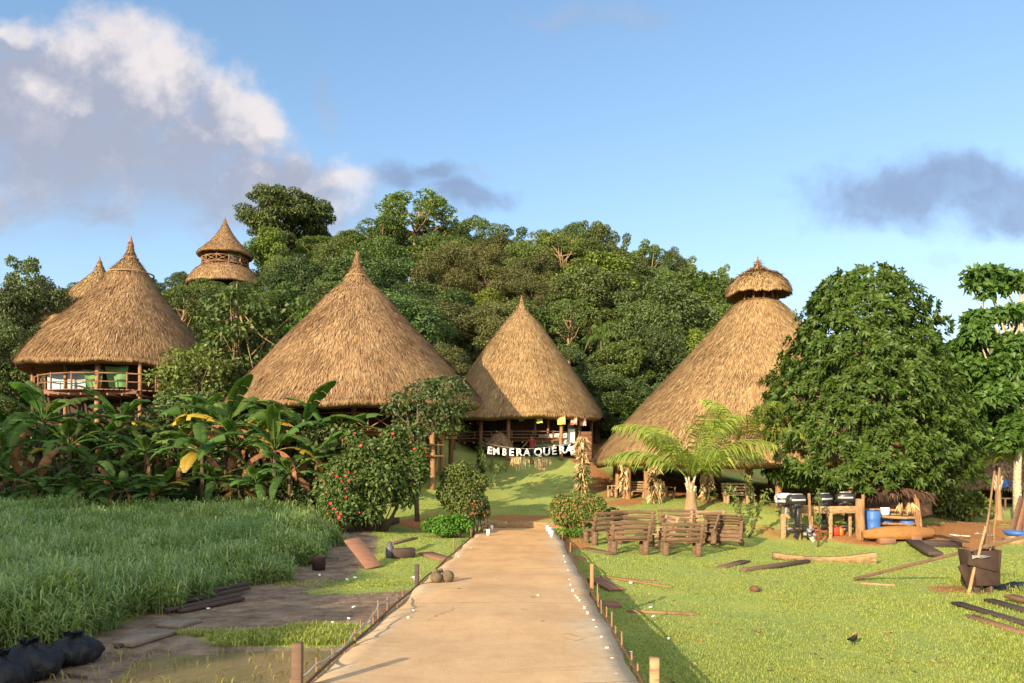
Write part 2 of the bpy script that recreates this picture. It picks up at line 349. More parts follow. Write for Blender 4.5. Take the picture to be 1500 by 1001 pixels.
def build_ground():
    nx, ny = len(gx), len(gy); idx = np.arange(nx*ny).reshape(ny, nx)
    Fq = np.stack([idx[:-1, :-1].ravel(), idx[:-1, 1:].ravel(), idx[1:, 1:].ravel(), idx[1:, :-1].ravel()], 1)
    m = bpy.data.materials.new('ground_soil_and_turf'); m.use_nodes = True; nt = m.node_tree; N = nt.nodes; L = nt.links
    bs = N['Principled BSDF']; bs.inputs['Roughness'].default_value = 0.95; bs.inputs['Specular IOR Level'].default_value = 0.15
    tc = N.new('ShaderNodeTexCoord')
    def nz(sc, det=8, ro=0.65, st=(1, 1, 1)):
        mp = N.new('ShaderNodeMapping'); mp.inputs['Scale'].default_value = st; L.new(tc.outputs['Object'], mp.inputs[0])
        n = N.new('ShaderNodeTexNoise'); n.inputs['Scale'].default_value = sc; n.inputs['Detail'].default_value = det; n.inputs['Roughness'].default_value = ro
        L.new(mp.outputs[0], n.inputs['Vector']); return n.outputs[0]
    def ramp(f, els):
        r = N.new('ShaderNodeValToRGB'); e = r.color_ramp.elements
        while len(e) < len(els): e.new(0.5)
        for i, (p, c) in enumerate(els): e[i].position = p; e[i].color = (*c, 1)
        L.new(f, r.inputs[0]); return r.outputs[0]
    def mix(f, a, b):
        x = N.new('ShaderNodeMix'); x.data_type = 'RGBA'; L.new(f, x.inputs['Factor']); L.new(a, x.inputs['A']); L.new(b, x.inputs['B']); return x.outputs['Result']
    def att(n):
        a = N.new('ShaderNodeAttribute'); a.attribute_name = n; return a.outputs['Fac']
    def edge(a, f, lo=0.35, hi=0.65):
        k = N.new('ShaderNodeMath'); k.operation = 'MULTIPLY_ADD'; L.new(f, k.inputs[0]); k.inputs[1].default_value = 0.7; L.new(a, k.inputs[2])
        r = N.new('ShaderNodeMapRange'); r.interpolation_type = 'SMOOTHSTEP'; L.new(k.outputs[0], r.inputs[0]); r.inputs[1].default_value = lo+0.35; r.inputs[2].default_value = hi+0.35; return r.outputs[0]
    fine = nz(9, 9, .7)
    turf = ramp(nz(0.9, 10, .72), [(.25, (.19, .275, .075)), (.45, (.255, .32, .085)), (.6, (.32, .34, .085)), (.78, (.38, .31, .11))])
    dirt = ramp(fine, [(.25, (.22, .085, .028)), (.5, (.36, .165, .06)), (.75, (.46, .25, .11))])
    mud = ramp(nz(3, 10, .75), [(.28, (.085, .05, .032)), (.42, (.17, .115, .078)), (.55, (.255, .19, .135)), (.66, (.32, .245, .175)), (.8, (.12, .07, .045))])
    litter = ramp(fine, [(.3, (.02, .03, .008)), (.55, (.035, .04, .015)), (.8, (.075, .05, .025))])
    c = mix(edge(att('dirt'), fine), turf, dirt); c = mix(edge(att('mud'), nz(2.5)), c, mud); c = mix(edge(att('litter'), fine), c, litter)
    L.new(c, bs.inputs['Base Color'])
    bp = N.new('ShaderNodeBump'); bp.inputs['Strength'].default_value = 0.8; bp.inputs['Distance'].default_value = 0.05; L.new(nz(14, 9, .75), bp.inputs['Height']); L.new(bp.outputs[0], bs.inputs['Normal'])
    b = MB(); b.add((np.stack([GX.ravel(), GY.ravel(), GZ.ravel()], 1), Fq))
    o = b.build('ground', m, smooth=True, ground=True); o['kind'] = 'structure'
    x, y = GX.ravel(), GY.ravel()
    for nm, w in (('dirt', dirt_w(x, y)), ('mud', mud_w(x, y)), ('litter', forest_w(x, y))):
        a = o.data.attributes.new(nm, 'FLOAT', 'POINT'); a.data.foreach_set('value', w.astype(np.float32))
build_ground()

def concrete_mat():
    m = bpy.data.materials.new('worn_path_concrete'); m.use_nodes = True; nt = m.node_tree; N = nt.nodes; L = nt.links; bs = N['Principled BSDF']
    bs.inputs['Roughness'].default_value = 0.9; bs.inputs['Specular IOR Level'].default_value = 0.2
    tc = N.new('ShaderNodeTexCoord'); sp = N.new('ShaderNodeSeparateXYZ'); L.new(tc.outputs['Object'], sp.inputs[0])
    def nz(sc, det, ro, st=(1, 1, 1)):
        mp = N.new('ShaderNodeMapping'); mp.inputs['Scale'].default_value = st; L.new(tc.outputs['Object'], mp.inputs[0])
        n = N.new('ShaderNodeTexNoise'); n.inputs['Scale'].default_value = sc; n.inputs['Detail'].default_value = det; n.inputs['Roughness'].default_value = ro; L.new(mp.outputs[0], n.inputs['Vector']); return n.outputs[0]
    def mr(f, a, b, c=0., d=1.):
        r = N.new('ShaderNodeMapRange'); r.interpolation_type = 'SMOOTHSTEP'; L.new(f, r.inputs[0])
        for i, v in enumerate((a, b, c, d)): r.inputs[i+1].default_value = v
        return r.outputs[0]
    def mth(op, a, b):
        k = N.new('ShaderNodeMath'); k.operation = op
        for i, v in enumerate((a, b)):
            if isinstance(v, (int, float)): k.inputs[i].default_value = v
            else: L.new(v, k.inputs[i])
        return k.outputs[0]
    def mix(f, a, b):
        x = N.new('ShaderNodeMix'); x.data_type = 'RGBA'; L.new(f, x.inputs['Factor'])
        for s, v in (('A', a), ('B', b)):
            if isinstance(v, tuple): x.inputs[s].default_value = (*v, 1)
            else: L.new(v, x.inputs[s])
        return x.outputs['Result']
    # trodden laterite stain along the middle, pale concrete by the edges
    cx = mth('SUBTRACT', sp.outputs[0], mth('ADD', mth('MULTIPLY', sp.outputs[1], 0.026), -0.55)); ac = mth('ABSOLUTE', cx, 0)
    w = mth('ADD', ac, mth('MULTIPLY', mth('SUBTRACT', nz(1.3, 6, .6), .5), 1.3))
    stain = mr(w, 0.9, 1.6, 1.0, 0.0)
    far = mr(sp.outputs[1], 6, 22, 0.62, 1.0)
    base = mix(mr(nz(5, 10, .7), .3, .7), (.40, .32, .215), (.53, .43, .30))
    red = mix(mr(nz(2.2, 9, .7, (1, .5, 1)), .3, .7), (.58, .355, .165), (.48, .268, .11))
    c = mix(mth('MULTIPLY', stain, far), base, red)
    dark = mth('MULTIPLY', mr(nz(1.1, 8, .7, (.35, 1.6, 1)), .60, .74), .42); c = mix(dark, c, (.13, .085, .06))
    yj = mth('ABSOLUTE', mth('SUBTRACT', mth('FRACT', mth('ADD', mth('MULTIPLY', sp.outputs[1], .233), mth('MULTIPLY', nz(1.5, 4, .6), .05)), 0), .5), 0)
    joint = mth('MULTIPLY', mr(yj, .004, .0015, 0., 1.), .55); c = mix(joint, c, (.16, .10, .065))
    vor = N.new('ShaderNodeTexVoronoi'); vor.feature = 'DISTANCE_TO_EDGE'; vor.inputs['Scale'].default_value = .42; mpv = N.new('ShaderNodeMapping'); L.new(tc.outputs['Object'], mpv.inputs[0])
    wz = N.new('ShaderNodeTexNoise'); wz.inputs['Scale'].default_value = 1.6; wz.inputs['Detail'].default_value = 6; L.new(tc.outputs['Object'], wz.inputs['Vector']); va = N.new('ShaderNodeVectorMath'); va.operation = 'MULTIPLY_ADD'; L.new(wz.outputs['Color'], va.inputs[0]); va.inputs[1].default_value = (.9, .9, 0); L.new(mpv.outputs[0], va.inputs[2]); L.new(va.outputs[0], vor.inputs['Vector'])
    crack = mth('MULTIPLY', mth('MULTIPLY', mr(vor.outputs['Distance'], .006, .002, 0., 1.), mr(nz(.7, 3, .5), .50, .62)), .4); c = mix(crack, c, (.12, .075, .05))
    smear = mth('MULTIPLY', mr(nz(2.6, 8, .75, (.5, 2.2, 1)), .52, .66), .30); c = mix(smear, c, (.30, .19, .11))
    speck = mth('MULTIPLY', mr(nz(22, 4, .6), .66, .74), .5); c = mix(speck, c, (.17, .11, .07))
    L.new(c, bs.inputs['Base Color'])
    bp = N.new('ShaderNodeBump'); bp.inputs['Strength'].default_value = .35; bp.inputs['Distance'].default_value = .02; L.new(nz(18, 10, .75), bp.inputs['Height']); L.new(bp.outputs[0], bs.inputs['Normal'])
    return m
def build_path():
    b = MB(); ys = np.concatenate([np.arange(-14, PATH_END, 0.2), [PATH_END]]); nc = 15; r_ = np.random.default_rng(3); V = []
    for y in ys:
        l = path_l(y)+0.02*math.sin(y*1.9)+0.015*math.sin(y*5.1)+r_.normal()*.004; r = path_r(y)+0.02*math.sin(y*1.5+1)+0.012*math.sin(y*4.3)+r_.normal()*.004
        x = np.linspace(l, r, nc); z = path_z(y)+0.012*np.sin(x*2.1+y*.8)+0.008*np.sin(y*2.9+x)
        V.append(np.concatenate([[[l, y, -2.2]], np.stack([x, np.full(nc, y), z], 1), [[r, y, -2.2]]]))
    V = np.concatenate(V); k = nc+2; Fs = []
    for i in range(len(ys)-1):
        for j in range(k-1): Fs.append([i*k+j, i*k+j+1, (i+1)*k+j+1, (i+1)*k+j])
    e = (len(ys)-1)*k; Fs.append([e+j for j in range(k)][::-1])
    b.add((V, Fs)); b.build('path', concrete_mat(), smooth=False, ground=True)['kind'] = 'structure'
build_path()
# ------------------------------------------------------------------ thatched buildings
straw = [(0.0, (.085, .045, .022)), (.2, (.20, .115, .052)), (.6, (.31, .195, .090)), (.88, (.41, .285, .14)), (1.0, (.52, .39, .22))]
THATCH = mat('dry_palm_thatch', (.14, .082, .04), (.43, .29, .135), .9, .65, .4, detail=9, contrast=(.3, .66), imix=.62, island=straw, spec=.15)
THATCH_BR = mat('brown_weathered_thatch', (.11, .06, .032), (.37, .24, .12), .9, .6, .4, detail=9, imix=.62, island=[(0.0, (.08, .04, .02)), (.22, (.185, .10, .05)), (.6, (.285, .17, .085)), (.88, (.38, .25, .13)), (1.0, (.48, .35, .2))], spec=.15, contrast=(.36, .62))
THATCH_OLD = mat('weathered_palm_thatch', (.20, .11, .05), (.33, .20, .10), .9, 1.6, .4, island=[(0, (.11, .06, .03)), (.4, (.25, .145, .07)), (.8, (.40, .26, .13)), (1, (.50, .35, .2))], spec=.15)
TIP = mat('red_painted_tip', (.36, .09, .06), (.25, .08, .05), .7)
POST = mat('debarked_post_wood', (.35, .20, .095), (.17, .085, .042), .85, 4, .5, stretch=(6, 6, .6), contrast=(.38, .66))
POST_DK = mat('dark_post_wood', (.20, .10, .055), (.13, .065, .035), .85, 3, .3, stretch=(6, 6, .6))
PLANK = mat('aged_plank_wood', (.17, .105, .065), (.10, .062, .042), .85, 3, .3, stretch=(1, 6, 6))
PLANK_LT = mat('pale_sawn_wood', (.36, .245, .125), (.17, .10, .05), .8, 4, .4, stretch=(1.2, 6, 6), contrast=(.42, .7))
PLANK_RED = mat('reddish_plank_wood', (.26, .13, .08), (.18, .09, .055), .8, 3, .2, stretch=(1, 5, 5))
WALL_DK = mat('dark_wall_and_shade_boards', (.075, .045, .03), (.045, .028, .02), .9, 4, .3, stretch=(6, 6, .5))  # dark boards; also stand in for shade inside the houses
EARTH = mat('earth_floor', (.26, .13, .06), (.2, .1, .05), .95, 5, .3)

def roof_mesh(prof, nstraw, seed, slen=.55, swid=.05, lobes=0.02, squash=None, drop=0.0, shag=0.0):
    """a thatch cone: shell with thickness, plus layered straw pointing down the slope"""
    r_ = np.random.default_rng(seed); prof = np.asarray(prof, float)
    s = np.concatenate([[0], np.cumsum(np.hypot(*np.diff(prof, axis=0).T))])
    n = 72; rings = np.linspace(0, s[-1], 46); pr = np.interp(rings, s, prof[:, 0]); pz = np.interp(rings, s, prof[:, 1])
    ph = r_.uniform(0, 6.28, 4)
    def shape(a, r, z):
        k = 1+lobes*(np.sin(3*a+ph[0])*.5+np.sin(7*a+ph[1]+r)*.35+np.sin(13*a+ph[2]-2*r)*.3)
        if squash is not None: k = k*squash(a)
        e = smin(r/prof[-1, 0], .55, 1.0)
        return r*k*np.cos(a), r*k*np.sin(a), z+e*(-drop*np.clip(-np.sin(a), 0, 1)+0.05*np.sin(5*a+ph[3])+.03*np.sin(17*a))
    a = np.arange(n)/n*2*math.pi; b = MB(); V = []
    for r, z in zip(pr, pz): V.append(np.stack(shape(a, np.full(n, r), np.full(n, z)), 1))
    th = min(.28, prof[-1, 0]*.06); inner = np.linspace(len(pr)-1, 6, 18).astype(int)
    for i in inner: V.append(np.stack(shape(a, np.full(n, max(pr[i]-th*.55, .01)), np.full(n, pz[i]-th-(0.05 if i == len(pr)-1 else 0.0))), 1))
    V = np.concatenate(V); k = len(pr)+len(inner); i, j = np.meshgrid(np.arange(k-1), np.arange(n), indexing='ij'); i, j = i.ravel(), j.ravel(); j2 = (j+1) % n
    b.add((V, np.stack([i*n+j, (i+1)*n+j, (i+1)*n+j2, i*n+j2], 1)))
    # straw
    w = pr+.05; cdf = np.cumsum(w); cdf /= cdf[-1]
    t = np.interp(r_.uniform(size=nstraw), cdf, rings); t = np.concatenate([t, np.full(nstraw//9, s[-1]*.985)+r_.normal(size=nstraw//9)*s[-1]*.008]); t = np.clip(t, s[-1]*.02, s[-1]*.995)
    m = len(t); an = r_.uniform(0, 2*math.pi, m); L = slen*r_.uniform(.55, 1.25, m)*np.clip(np.interp(t, s, prof[:, 0])/1.2, .35, 1)
    def at(tt, aa, lift):
        r = np.interp(tt, s, prof[:, 0]); z = np.interp(tt, s, prof[:, 1]); dr = np.interp(tt+.05, s, prof[:, 0])-np.interp(tt-.05, s, prof[:, 0]); dz = np.interp(tt+.05, s, prof[:, 1])-np.interp(tt-.05, s, prof[:, 1])
        q = np.hypot(dr, dz)+1e-6; over = np.clip(tt-s[-1], 0, 9)
        x, y, z2 = shape(aa, r-dz/q*lift+over*.45, z+dr/q*lift-over*.85); return np.stack([x, y, z2], 1)
    top = at(t-L*.5, an, .012+0*t); rr = np.maximum(np.interp(t, s, prof[:, 0]), .15)
    jit = r_.normal(size=m)*.17*L; bot = at(t+L*.5, an+jit/rr, np.abs(r_.normal(size=m))*(.045+shag)+.02)
    side = unit(np.cross(bot-top, np.stack([np.cos(an), np.sin(an), np.full(m, .6)], 1)))*(swid*r_.uniform(.5, 1.3, m)*.5)[:, None]
    mid = (top+bot)/2+np.stack([np.cos(an), np.sin(an), np.full(m, .8)], 1)*.015
    V = np.stack([top-side*.6, top+side*.6, mid+side, bot+side*.25, bot-side*.25, mid-side], 1).reshape(-1, 3); q = np.arange(m)[:, None]*6
    b.add((V, np.concatenate([q+[0, 1, 2, 5], q+[5, 2, 3, 4]])))
    return b
def band(b, r, z, t=.05): b.add(tube([(r*math.cos(a), r*math.sin(a), z+.01*math.sin(5*a)) for a in np.linspace(0, 2*math.pi, 33)], t, 6, False), 0)
def thatch_roof(name, parent, prof, nstraw, seed, bands=(), tip=.0, m=None, **k):
    b = roof_mesh(prof, nstraw, seed, **k); o = b.build(name, m or THATCH, parent)
    for r, z in bands:
        bb = MB(); band(bb, r, z, .045); bb.build('binding_ring', THATCH_OLD, o)
    if tip:
        z0 = prof[0][1]; bb = MB(); bb.add(lathe([(.015, z0+tip*.45), (.05, z0+tip*.1), (.10, z0-tip*.35), (.16, z0-tip*.9), (.0, z0-tip*.9)], 12)); bb.build('finial', TIP, o)
    return o
def post(parent, x, y, z0, z1, r, m=None, name='post', lean=(0, 0), seed=0):
    b = MB(); b.add(log((x, y, z0), (x+lean[0], y+lean[1], z1), r, r*.88, 10, .04, 5, seed)); return b.build(name, m or POST, parent, smooth=True)
def deck(parent, r, z, th, m, cut=None, name='floor_deck'):
    """a round floor of boards on joists whose ends show"""
    b = MB()
    for x in np.arange(-r, r, .22):
        h = math.sqrt(max(r*r-(x+.1)**2, .04)); b.add(box(.205, 2*h, .045, (x+.1, 0, z-.022), None, .004))
    for y in np.linspace(-r*.86, r*.86, 5):
        h = math.sqrt(max(r*r-y*y, .04)); b.add(box(2*h, .14, .17, (0, y, z-.135)))
    for x in np.linspace(-r*.8, r*.8, 13):
        h = math.sqrt(max(r*r-x*x, .04)); b.add(box(.09, 2*h+.5, .11, (x, 0, z-.28)))
    return b.build(name, m, parent)
def rail(parent, pts, z0, z1, m, every=None, cross=False, name='railing', pr=.045):
    b = MB()
    for i in range(len(pts)-1):
        p, q = np.array(pts[i], float), np.array(pts[i+1], float)
        b.add(tube([(*p, z1), (*q, z1)], pr*.8, 7)); b.add(tube([(*p, z0+(z1-z0)*.48), (*q, z0+(z1-z0)*.48)], pr*.6, 7) if not cross else tube([(*p, z0+.08), (*q, z0+.08)], pr*.7, 7))
        if cross:
            n = max(1, int(np.linalg.norm(q-p)/(1.15*(z1-z0))))
            for k in range(n):
                a, c = p+(q-p)*k/n, p+(q-p)*(k+1)/n
                b.add(tube([(*a, z0+.08), (*c, z1)], pr*.6, 6)); b.add(tube([(*a, z1), (*c, z0+.08)], pr*.6, 6))
        b.add(tube([(*p, z0), (*p, z1+.06)], pr, 7))
    b.add(tube([(*pts[-1], z0), (*pts[-1], z1+.06)], pr, 7))
    return b.build(name, m, parent)
def arc(r, a0, a1, n): return [(r*math.cos(R(a)), r*math.sin(R(a))) for a in np.linspace(a0, a1, n)]
def curved_wall(parent, r, a0, a1, z0, z1, m, name='wall', t=.06):
    b = MB(); n = max(3, int(abs(a1-a0)/4)); A = np.radians(np.linspace(a0, a1, n+1)); r_ = np.random.default_rng(int(r*100))
    for i in range(n):
        p = np.array([r*math.cos(A[i]), r*math.sin(A[i])]); q = np.array([r*math.cos(A[i+1]), r*math.sin(A[i+1])])
        L = np.linalg.norm(q-p); k = max(1, int(L/.24))
        for j in range(k):
            c = p+(q-p)*(j+.5)/k; an = math.atan2(*(q-p)[::-1]); b.add(box(L/k-.008, t*r_.uniform(.7, 1), z1-z0-r_.uniform(0, .05), (*c, (z0+z1)/2), rotm(0, 0, an), .004))
    return b.build(name, m, parent)
def pr_from(cx, apex_y, Y, pts):
    """profile (radius, height over the ground pixel row) read from slope points (dx, row)"""
    k = Y/F; return [(max(dx*k, .02), H-(py-HZ)*k) for dx, py in pts]

# -- the wide house left of centre
def house_wide():
    Y = 37.0; cx = (523-750)/F*Y; g = g1(cx, Y-4)
    t = thing('thatched_house', 'widest conical thatched house, left of centre, raised on posts behind the banana plants', 'house', (cx, Y, g), 0, 'thatched houses of the village')
    pf = [(r, z-g) for r, z in pr_from(523, 373, Y, [(.5, 374), (4, 384), (8, 394), (15, 406), (23, 419), (43, 436), (71, 470), (99, 499), (123, 525), (148, 550), (168, 571), (182, 589)])]
    thatch_roof('roof', t, pf, 44000, 11, bands=[(.55, pf[3][1]), (1.3, pf[4][1]-.42)], tip=.55, lobes=.012, drop=.42, slen=.55, swid=.042, m=THATCH_BR)
    zf = P(0, 630, 32)[2]-g
    deck(t, 5.0, zf, .2, POST)
    for a in range(-170, 190, 30):
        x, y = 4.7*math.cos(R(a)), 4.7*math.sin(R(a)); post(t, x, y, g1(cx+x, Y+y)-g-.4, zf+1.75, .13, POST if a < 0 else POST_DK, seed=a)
    rail(t, arc(4.9, -165, -20, 12), zf, zf+.75, POST, cross=True)
    curved_wall(t, 3.3, 0, 360, zf-.02, zf+2.0, WALL_DK, 'inner_wall')  # inner cylinder added so the shaded interior reads dark
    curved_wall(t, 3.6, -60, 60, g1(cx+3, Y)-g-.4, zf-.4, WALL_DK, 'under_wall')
    # thick twin corner posts that carry the open shelf under the right side
    b = MB(); b.add(beam((2.95, -4.2, zf-2.95), (2.95, -4.2, zf-.02), .24, .2)); b.add(beam((3.22, -4.15, zf-2.9), (3.22, -4.15, zf-.02), .16, .2)); b.build('corner_post', POST, t)
    post(t, 4.15, -3.4, zf-2.9, zf+.6, .13, POST)
    sh = MB(); zs = P(0, 668, 33)[2]-g
    sh.add(beam((2.2, -4.0, zs), (4.6, -3.2, zs), .5, .06)); sh.add(beam((2.3, -4.0, zs-.9), (2.3, -4.0, zs), .1, .1)); sh.add(beam((4.3, -3.3, zs-.7), (4.3, -3.3, zs), .1, .1)); sh.add(beam((2.2, -4.0, zs+.5), (4.6, -3.2, zs+.5), .4, .05))
    sh.build('shelf', POST, t)
    return t, (cx, Y, g), zf
HW, HWo, HWf = house_wide()

# -- the hillside house at left
GREEN_CL = mat('green_canvas', (.10, .22, .075), (.14, .28, .10), .7, 4)
BLUEW = mat('pale_blue_wall_paint', (.33, .44, .50), (.42, .50, .53), .7, 3)
def house_hill():
    Y = 41.0; cx = (192-750)/F*Y; g = g1(cx, Y-3)
    t = thing('thatched_house', 'conical thatched house high on the left bank with a railed deck and green canvas', 'house', (cx, Y, g), 0, 'thatched houses of the village')
    pf = [(r, z-g) for r, z in pr_from(192, 352, Y, [(.5, 351), (3, 362), (6, 373), (11, 382), (27, 400), (47, 430), (73, 457), (97, 481), (118, 504), (134, 524), (143, 539)])]
    ao = math.radians(180)
    thatch_roof('roof', t, [(r*.91, z) for r, z in pf], 38000, 12, bands=[(.35, pf[3][1]+.1), (1.15, pf[4][1]-.1)], tip=.5, lobes=.012, drop=.1, squash=lambda a: 1+.12*np.cos(a-ao), slen=.55, swid=.042, m=THATCH_BR)
    zf = P(0, 571, 37)[2]-g
    deck(t, 4.55, zf, .2, PLANK_RED)
    for px_, Yp in [(48, 39.4), (96, 37.6), (143, 36.9), (205, 37.3), (232, 38.6)]:
        x, y = (px_-750)/F*Yp-cx, Yp-Y; post(t, x, y, g1(cx+x, Y+y)-g-.4, zf+1.42, .10 if px_ != 143 else .15, POST, seed=px_)
    for a in range(20, 180, 32):
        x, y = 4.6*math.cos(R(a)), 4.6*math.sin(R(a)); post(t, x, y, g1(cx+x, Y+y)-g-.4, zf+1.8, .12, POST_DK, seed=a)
    rail(t, arc(4.5, -165, -15, 10), zf, zf+.8, PLANK_RED)
    curved_wall(t, 3.2, 0, 360, zf, zf+2.1, WALL_DK, 'inner_wall')  # dark cylinder added for the shade under the roof
    b = MB(); p0, p1 = P(70, 560, 39.0), P(126, 560, 37.7); an = math.atan2(p1[1]-p0[1], p1[0]-p0[0]); c = (p0+p1)/2
    b.add(box(np.linalg.norm(p1-p0), .05, 1.05, (c[0]-cx, c[1]-Y, zf+.55), rotm(0, 0, an))); b.build('wall_panel', BLUEW, t)
    b = MB()
    for x in np.linspace(-3.5, 3.0, 8): b.add(beam((x, -3.2, zf-.3), (x*.9, -2.4, -1.3), .12, .1))
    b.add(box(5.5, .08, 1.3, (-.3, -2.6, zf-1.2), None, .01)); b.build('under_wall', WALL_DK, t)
    for (x0, x1, y0, y1, Yc, lb) in [(121, 151, 541, 567, 37.25, 'green canvas sheet hung left of the thick deck post'), (153, 188, 536, 567, 37.35, 'wider green canvas sheet hung right of the thick deck post')]:
        a, b2, c2, d = P(x0, y0, Yc), P(x1, y0, Yc), P(x1-6, y1, Yc), P(x0+5, y1, Yc); m = MB(); n = 9; V = []
        for i in range(n):
            for j in range(n):
                u, v = i/(n-1), j/(n-1); p = (a*(1-u)+b2*u)*(1-v)+(d*(1-u)+c2*u)*v; V.append(p+np.array([0, .07*math.sin(u*7)*(.4+v)+.12*v, -.06*math.sin(math.pi*u)*(1-v)]))
        m.add((np.array(V), [[i*n+j, i*n+j+1, (i+1)*n+j+1, (i+1)*n+j] for i in range(n-1) for j in range(n-1)]))
        V2 = np.array(V)+np.array([0, .012, 0]); m.add((V2, [[i*n+j, (i+1)*n+j, (i+1)*n+j+1, i*n+j+1] for i in range(n-1) for j in range(n-1)]))
        tag(m.build('canvas_sheet', GREEN_CL, smooth=True), lb, 'canvas sheet', 'green canvas sheets on the hillside deck')
house_hill()
def house_behind():
    Y = 53.0; cx = (146-750)/F*Y; g = g1(cx, Y-3)
    t = thing('thatched_house', 'thatched house whose peak shows just behind the hillside house at left', 'house', (cx, Y, g), 0, 'thatched houses of the village')
    pf = [(r, z-g) for r, z in pr_from(146, 379, Y, [(.5, 380), (4, 391), (8, 400), (22, 415), (37, 429), (60, 452), (84, 480), (98, 498)])]
    thatch_roof('roof', t, pf, 16000, 13, bands=[(.42, pf[2][1])], tip=.5, lobes=.012, slen=.6, swid=.06)
    zf = pf[-1][1]-1.4; deck(t, 3.9, zf, .2, PLANK_RED)
    for a in range(0, 360, 40):
        x, y = 3.7*math.cos(R(a)), 3.7*math.sin(R(a)); post(t, x, y, g1(cx+x, Y+y)-g-.4, zf+1.7, .12, POST_DK, seed=a)
    curved_wall(t, 2.6, 0, 360, zf, zf+1.7, WALL_DK, 'inner_wall')  # added dark core standing in for interior shade
house_behind()

# -- lookout tower on the ridge
def lookout():
    Y = 90.0; cx = (330-750)/F*Y; g = g1(cx, Y-4); k = Y/F
    t = thing('lookout_tower', 'two-tiered thatched lookout tower with a railed balcony on the ridge', 'tower', (cx, Y, g))
    z = lambda py: H-(py-HZ)*k-g
    thatch_roof('upper_roof', t, [(.03, z(321)), (.25, z(329)), (.62, z(338)), (1.1, z(347)), (1.7, z(356)), (2.4, z(364)), (3.0, z(371)), (3.25, z(374.5))], 9000, 14, tip=.8, m=THATCH_OLD, lobes=.015, slen=.35, swid=.07)
    thatch_roof('lower_roof', t, [(1.9, z(391.5)), (2.7, z(393.5)), (3.4, z(399)), (4.0, z(408)), (4.5, z(419))], 8000, 15, m=THATCH_OLD, lobes=.015, slen=.45, swid=.07)
    deck(t, 2.75, z(390.5), .2, PLANK_RED)
    rail(t, arc(2.7, -180, 0, 7), z(390.5), z(381), POST, cross=True, pr=.07); rail(t, arc(2.7, 0, 180, 7), z(390.5), z(381), POST, cross=True, pr=.07)
    for a in range(-150, 210, 60): post(t, 2.6*math.cos(R(a)), 2.6*math.sin(R(a)), z(391), z(373), .09, POST, seed=a)
    curved_wall(t, 1.8, -60, 200, z(391), z(374), BLUEW, 'inner_wall')
    for a in range(-150, 210, 60): post(t, 3.2*math.cos(R(a)), 3.2*math.sin(R(a)), -1.5, z(412), .16, POST_DK, seed=a)
    curved_wall(t, 2.6, 0, 360, -1, z(412), WALL_DK, 'lower_wall')
lookout()

# -- the house in the centre, above the letter sign
def house_centre():
    Y = 47.0; cx = (764-750)/F*Y; g = g1(cx, Y-3.6); k = Y/F
    t = thing('thatched_house', 'steep conical thatched house with a red tip behind the white letter sign', 'house', (cx, Y, g), 0, 'thatched houses of the village')
    pf = [(r, z-g) for r, z in pr_from(764, 436, Y, [(.6, 438), (3, 446), (7, 454), (17, 466), (28, 479), (47, 505), (71, 539), (95, 574), (109, 594), (117, 609)])]
    thatch_roof('roof', t, pf, 34000, 16, tip=.5, lobes=.012, drop=.22, slen=.52, swid=.038)
    zf = P(0, 641, 43)[2]-g
    deck(t, 4.3, zf, .2, PLANK_RED)
    for px_, Yp in [(664, 44.5), (705, 43.3), (745, 42.9), (822, 42.9), (848, 44.0), (866, 46.0)]:
        x, y = (px_-750)/F*Yp-cx, Yp-Y; post(t, x, y, g1(cx+x, Y+y)-g-.3, zf+1.45, .12, POST if px_ in (745, 822) else POST_DK, seed=px_)
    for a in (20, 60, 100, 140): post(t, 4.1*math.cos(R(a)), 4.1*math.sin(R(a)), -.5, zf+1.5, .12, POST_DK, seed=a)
    for px_ in (784, 803):
        x = (px_-750)/F*43.4-cx; post(t, x, 43.4-Y, zf, zf+1.35, .07, PLANK_RED, seed=px_)
    rail(t, arc(4.25, -165, -15, 10), zf, zf+.35, PLANK_RED, pr=.035, name='low_rail')
    curved_wall(t, 2.9, 0, 360, zf, zf+1.9, WALL_DK, 'inner_wall'); curved_wall(t, 3.4, 10, 215, -.6, zf-.35, WALL_DK, 'under_wall')  # dark walls added for the shade inside and beneath the floor
    b = MB(); x0, x1 = (843-750)/F*44-cx, (867-750)/F*44-cx
    for i in range(7): b.add(box(x1-x0-.02, .05, .235, ((x0+x1)/2, 44-Y, g1(cx+x0, 44)-g+.06+i*.242), None, .01))
    b.build('board_wall', POST_DK, t)
    WH = mat('white_painted_boards', (.74, .73, .69), (.55, .52, .47), .7, 9, contrast=(.5, .75))
    b = MB(); a_, c_ = P(780, 634, 44.4), P(833, 634, 43.6); an = math.atan2(c_[1]-a_[1], c_[0]-a_[0]); m_ = (a_+c_)/2
    for i in range(3): b.add(box(np.linalg.norm(c_-a_)-.01*i, .03, .235, (m_[0]-cx, m_[1]-Y, P(0, 651-i*6.1, 44)[2]-g), rotm(0, R(-2), an), .004))
    b.add(box(.42, .03, .85, ((837-750)/F*43.6-cx, 43.6-Y, P(0, 639, 43.6)[2]-g), None, .004)); b.build('white_board', WH, t)
    return t, cx, Y, g, zf
HC, HCx, HCy, HCg, HCf = house_centre()

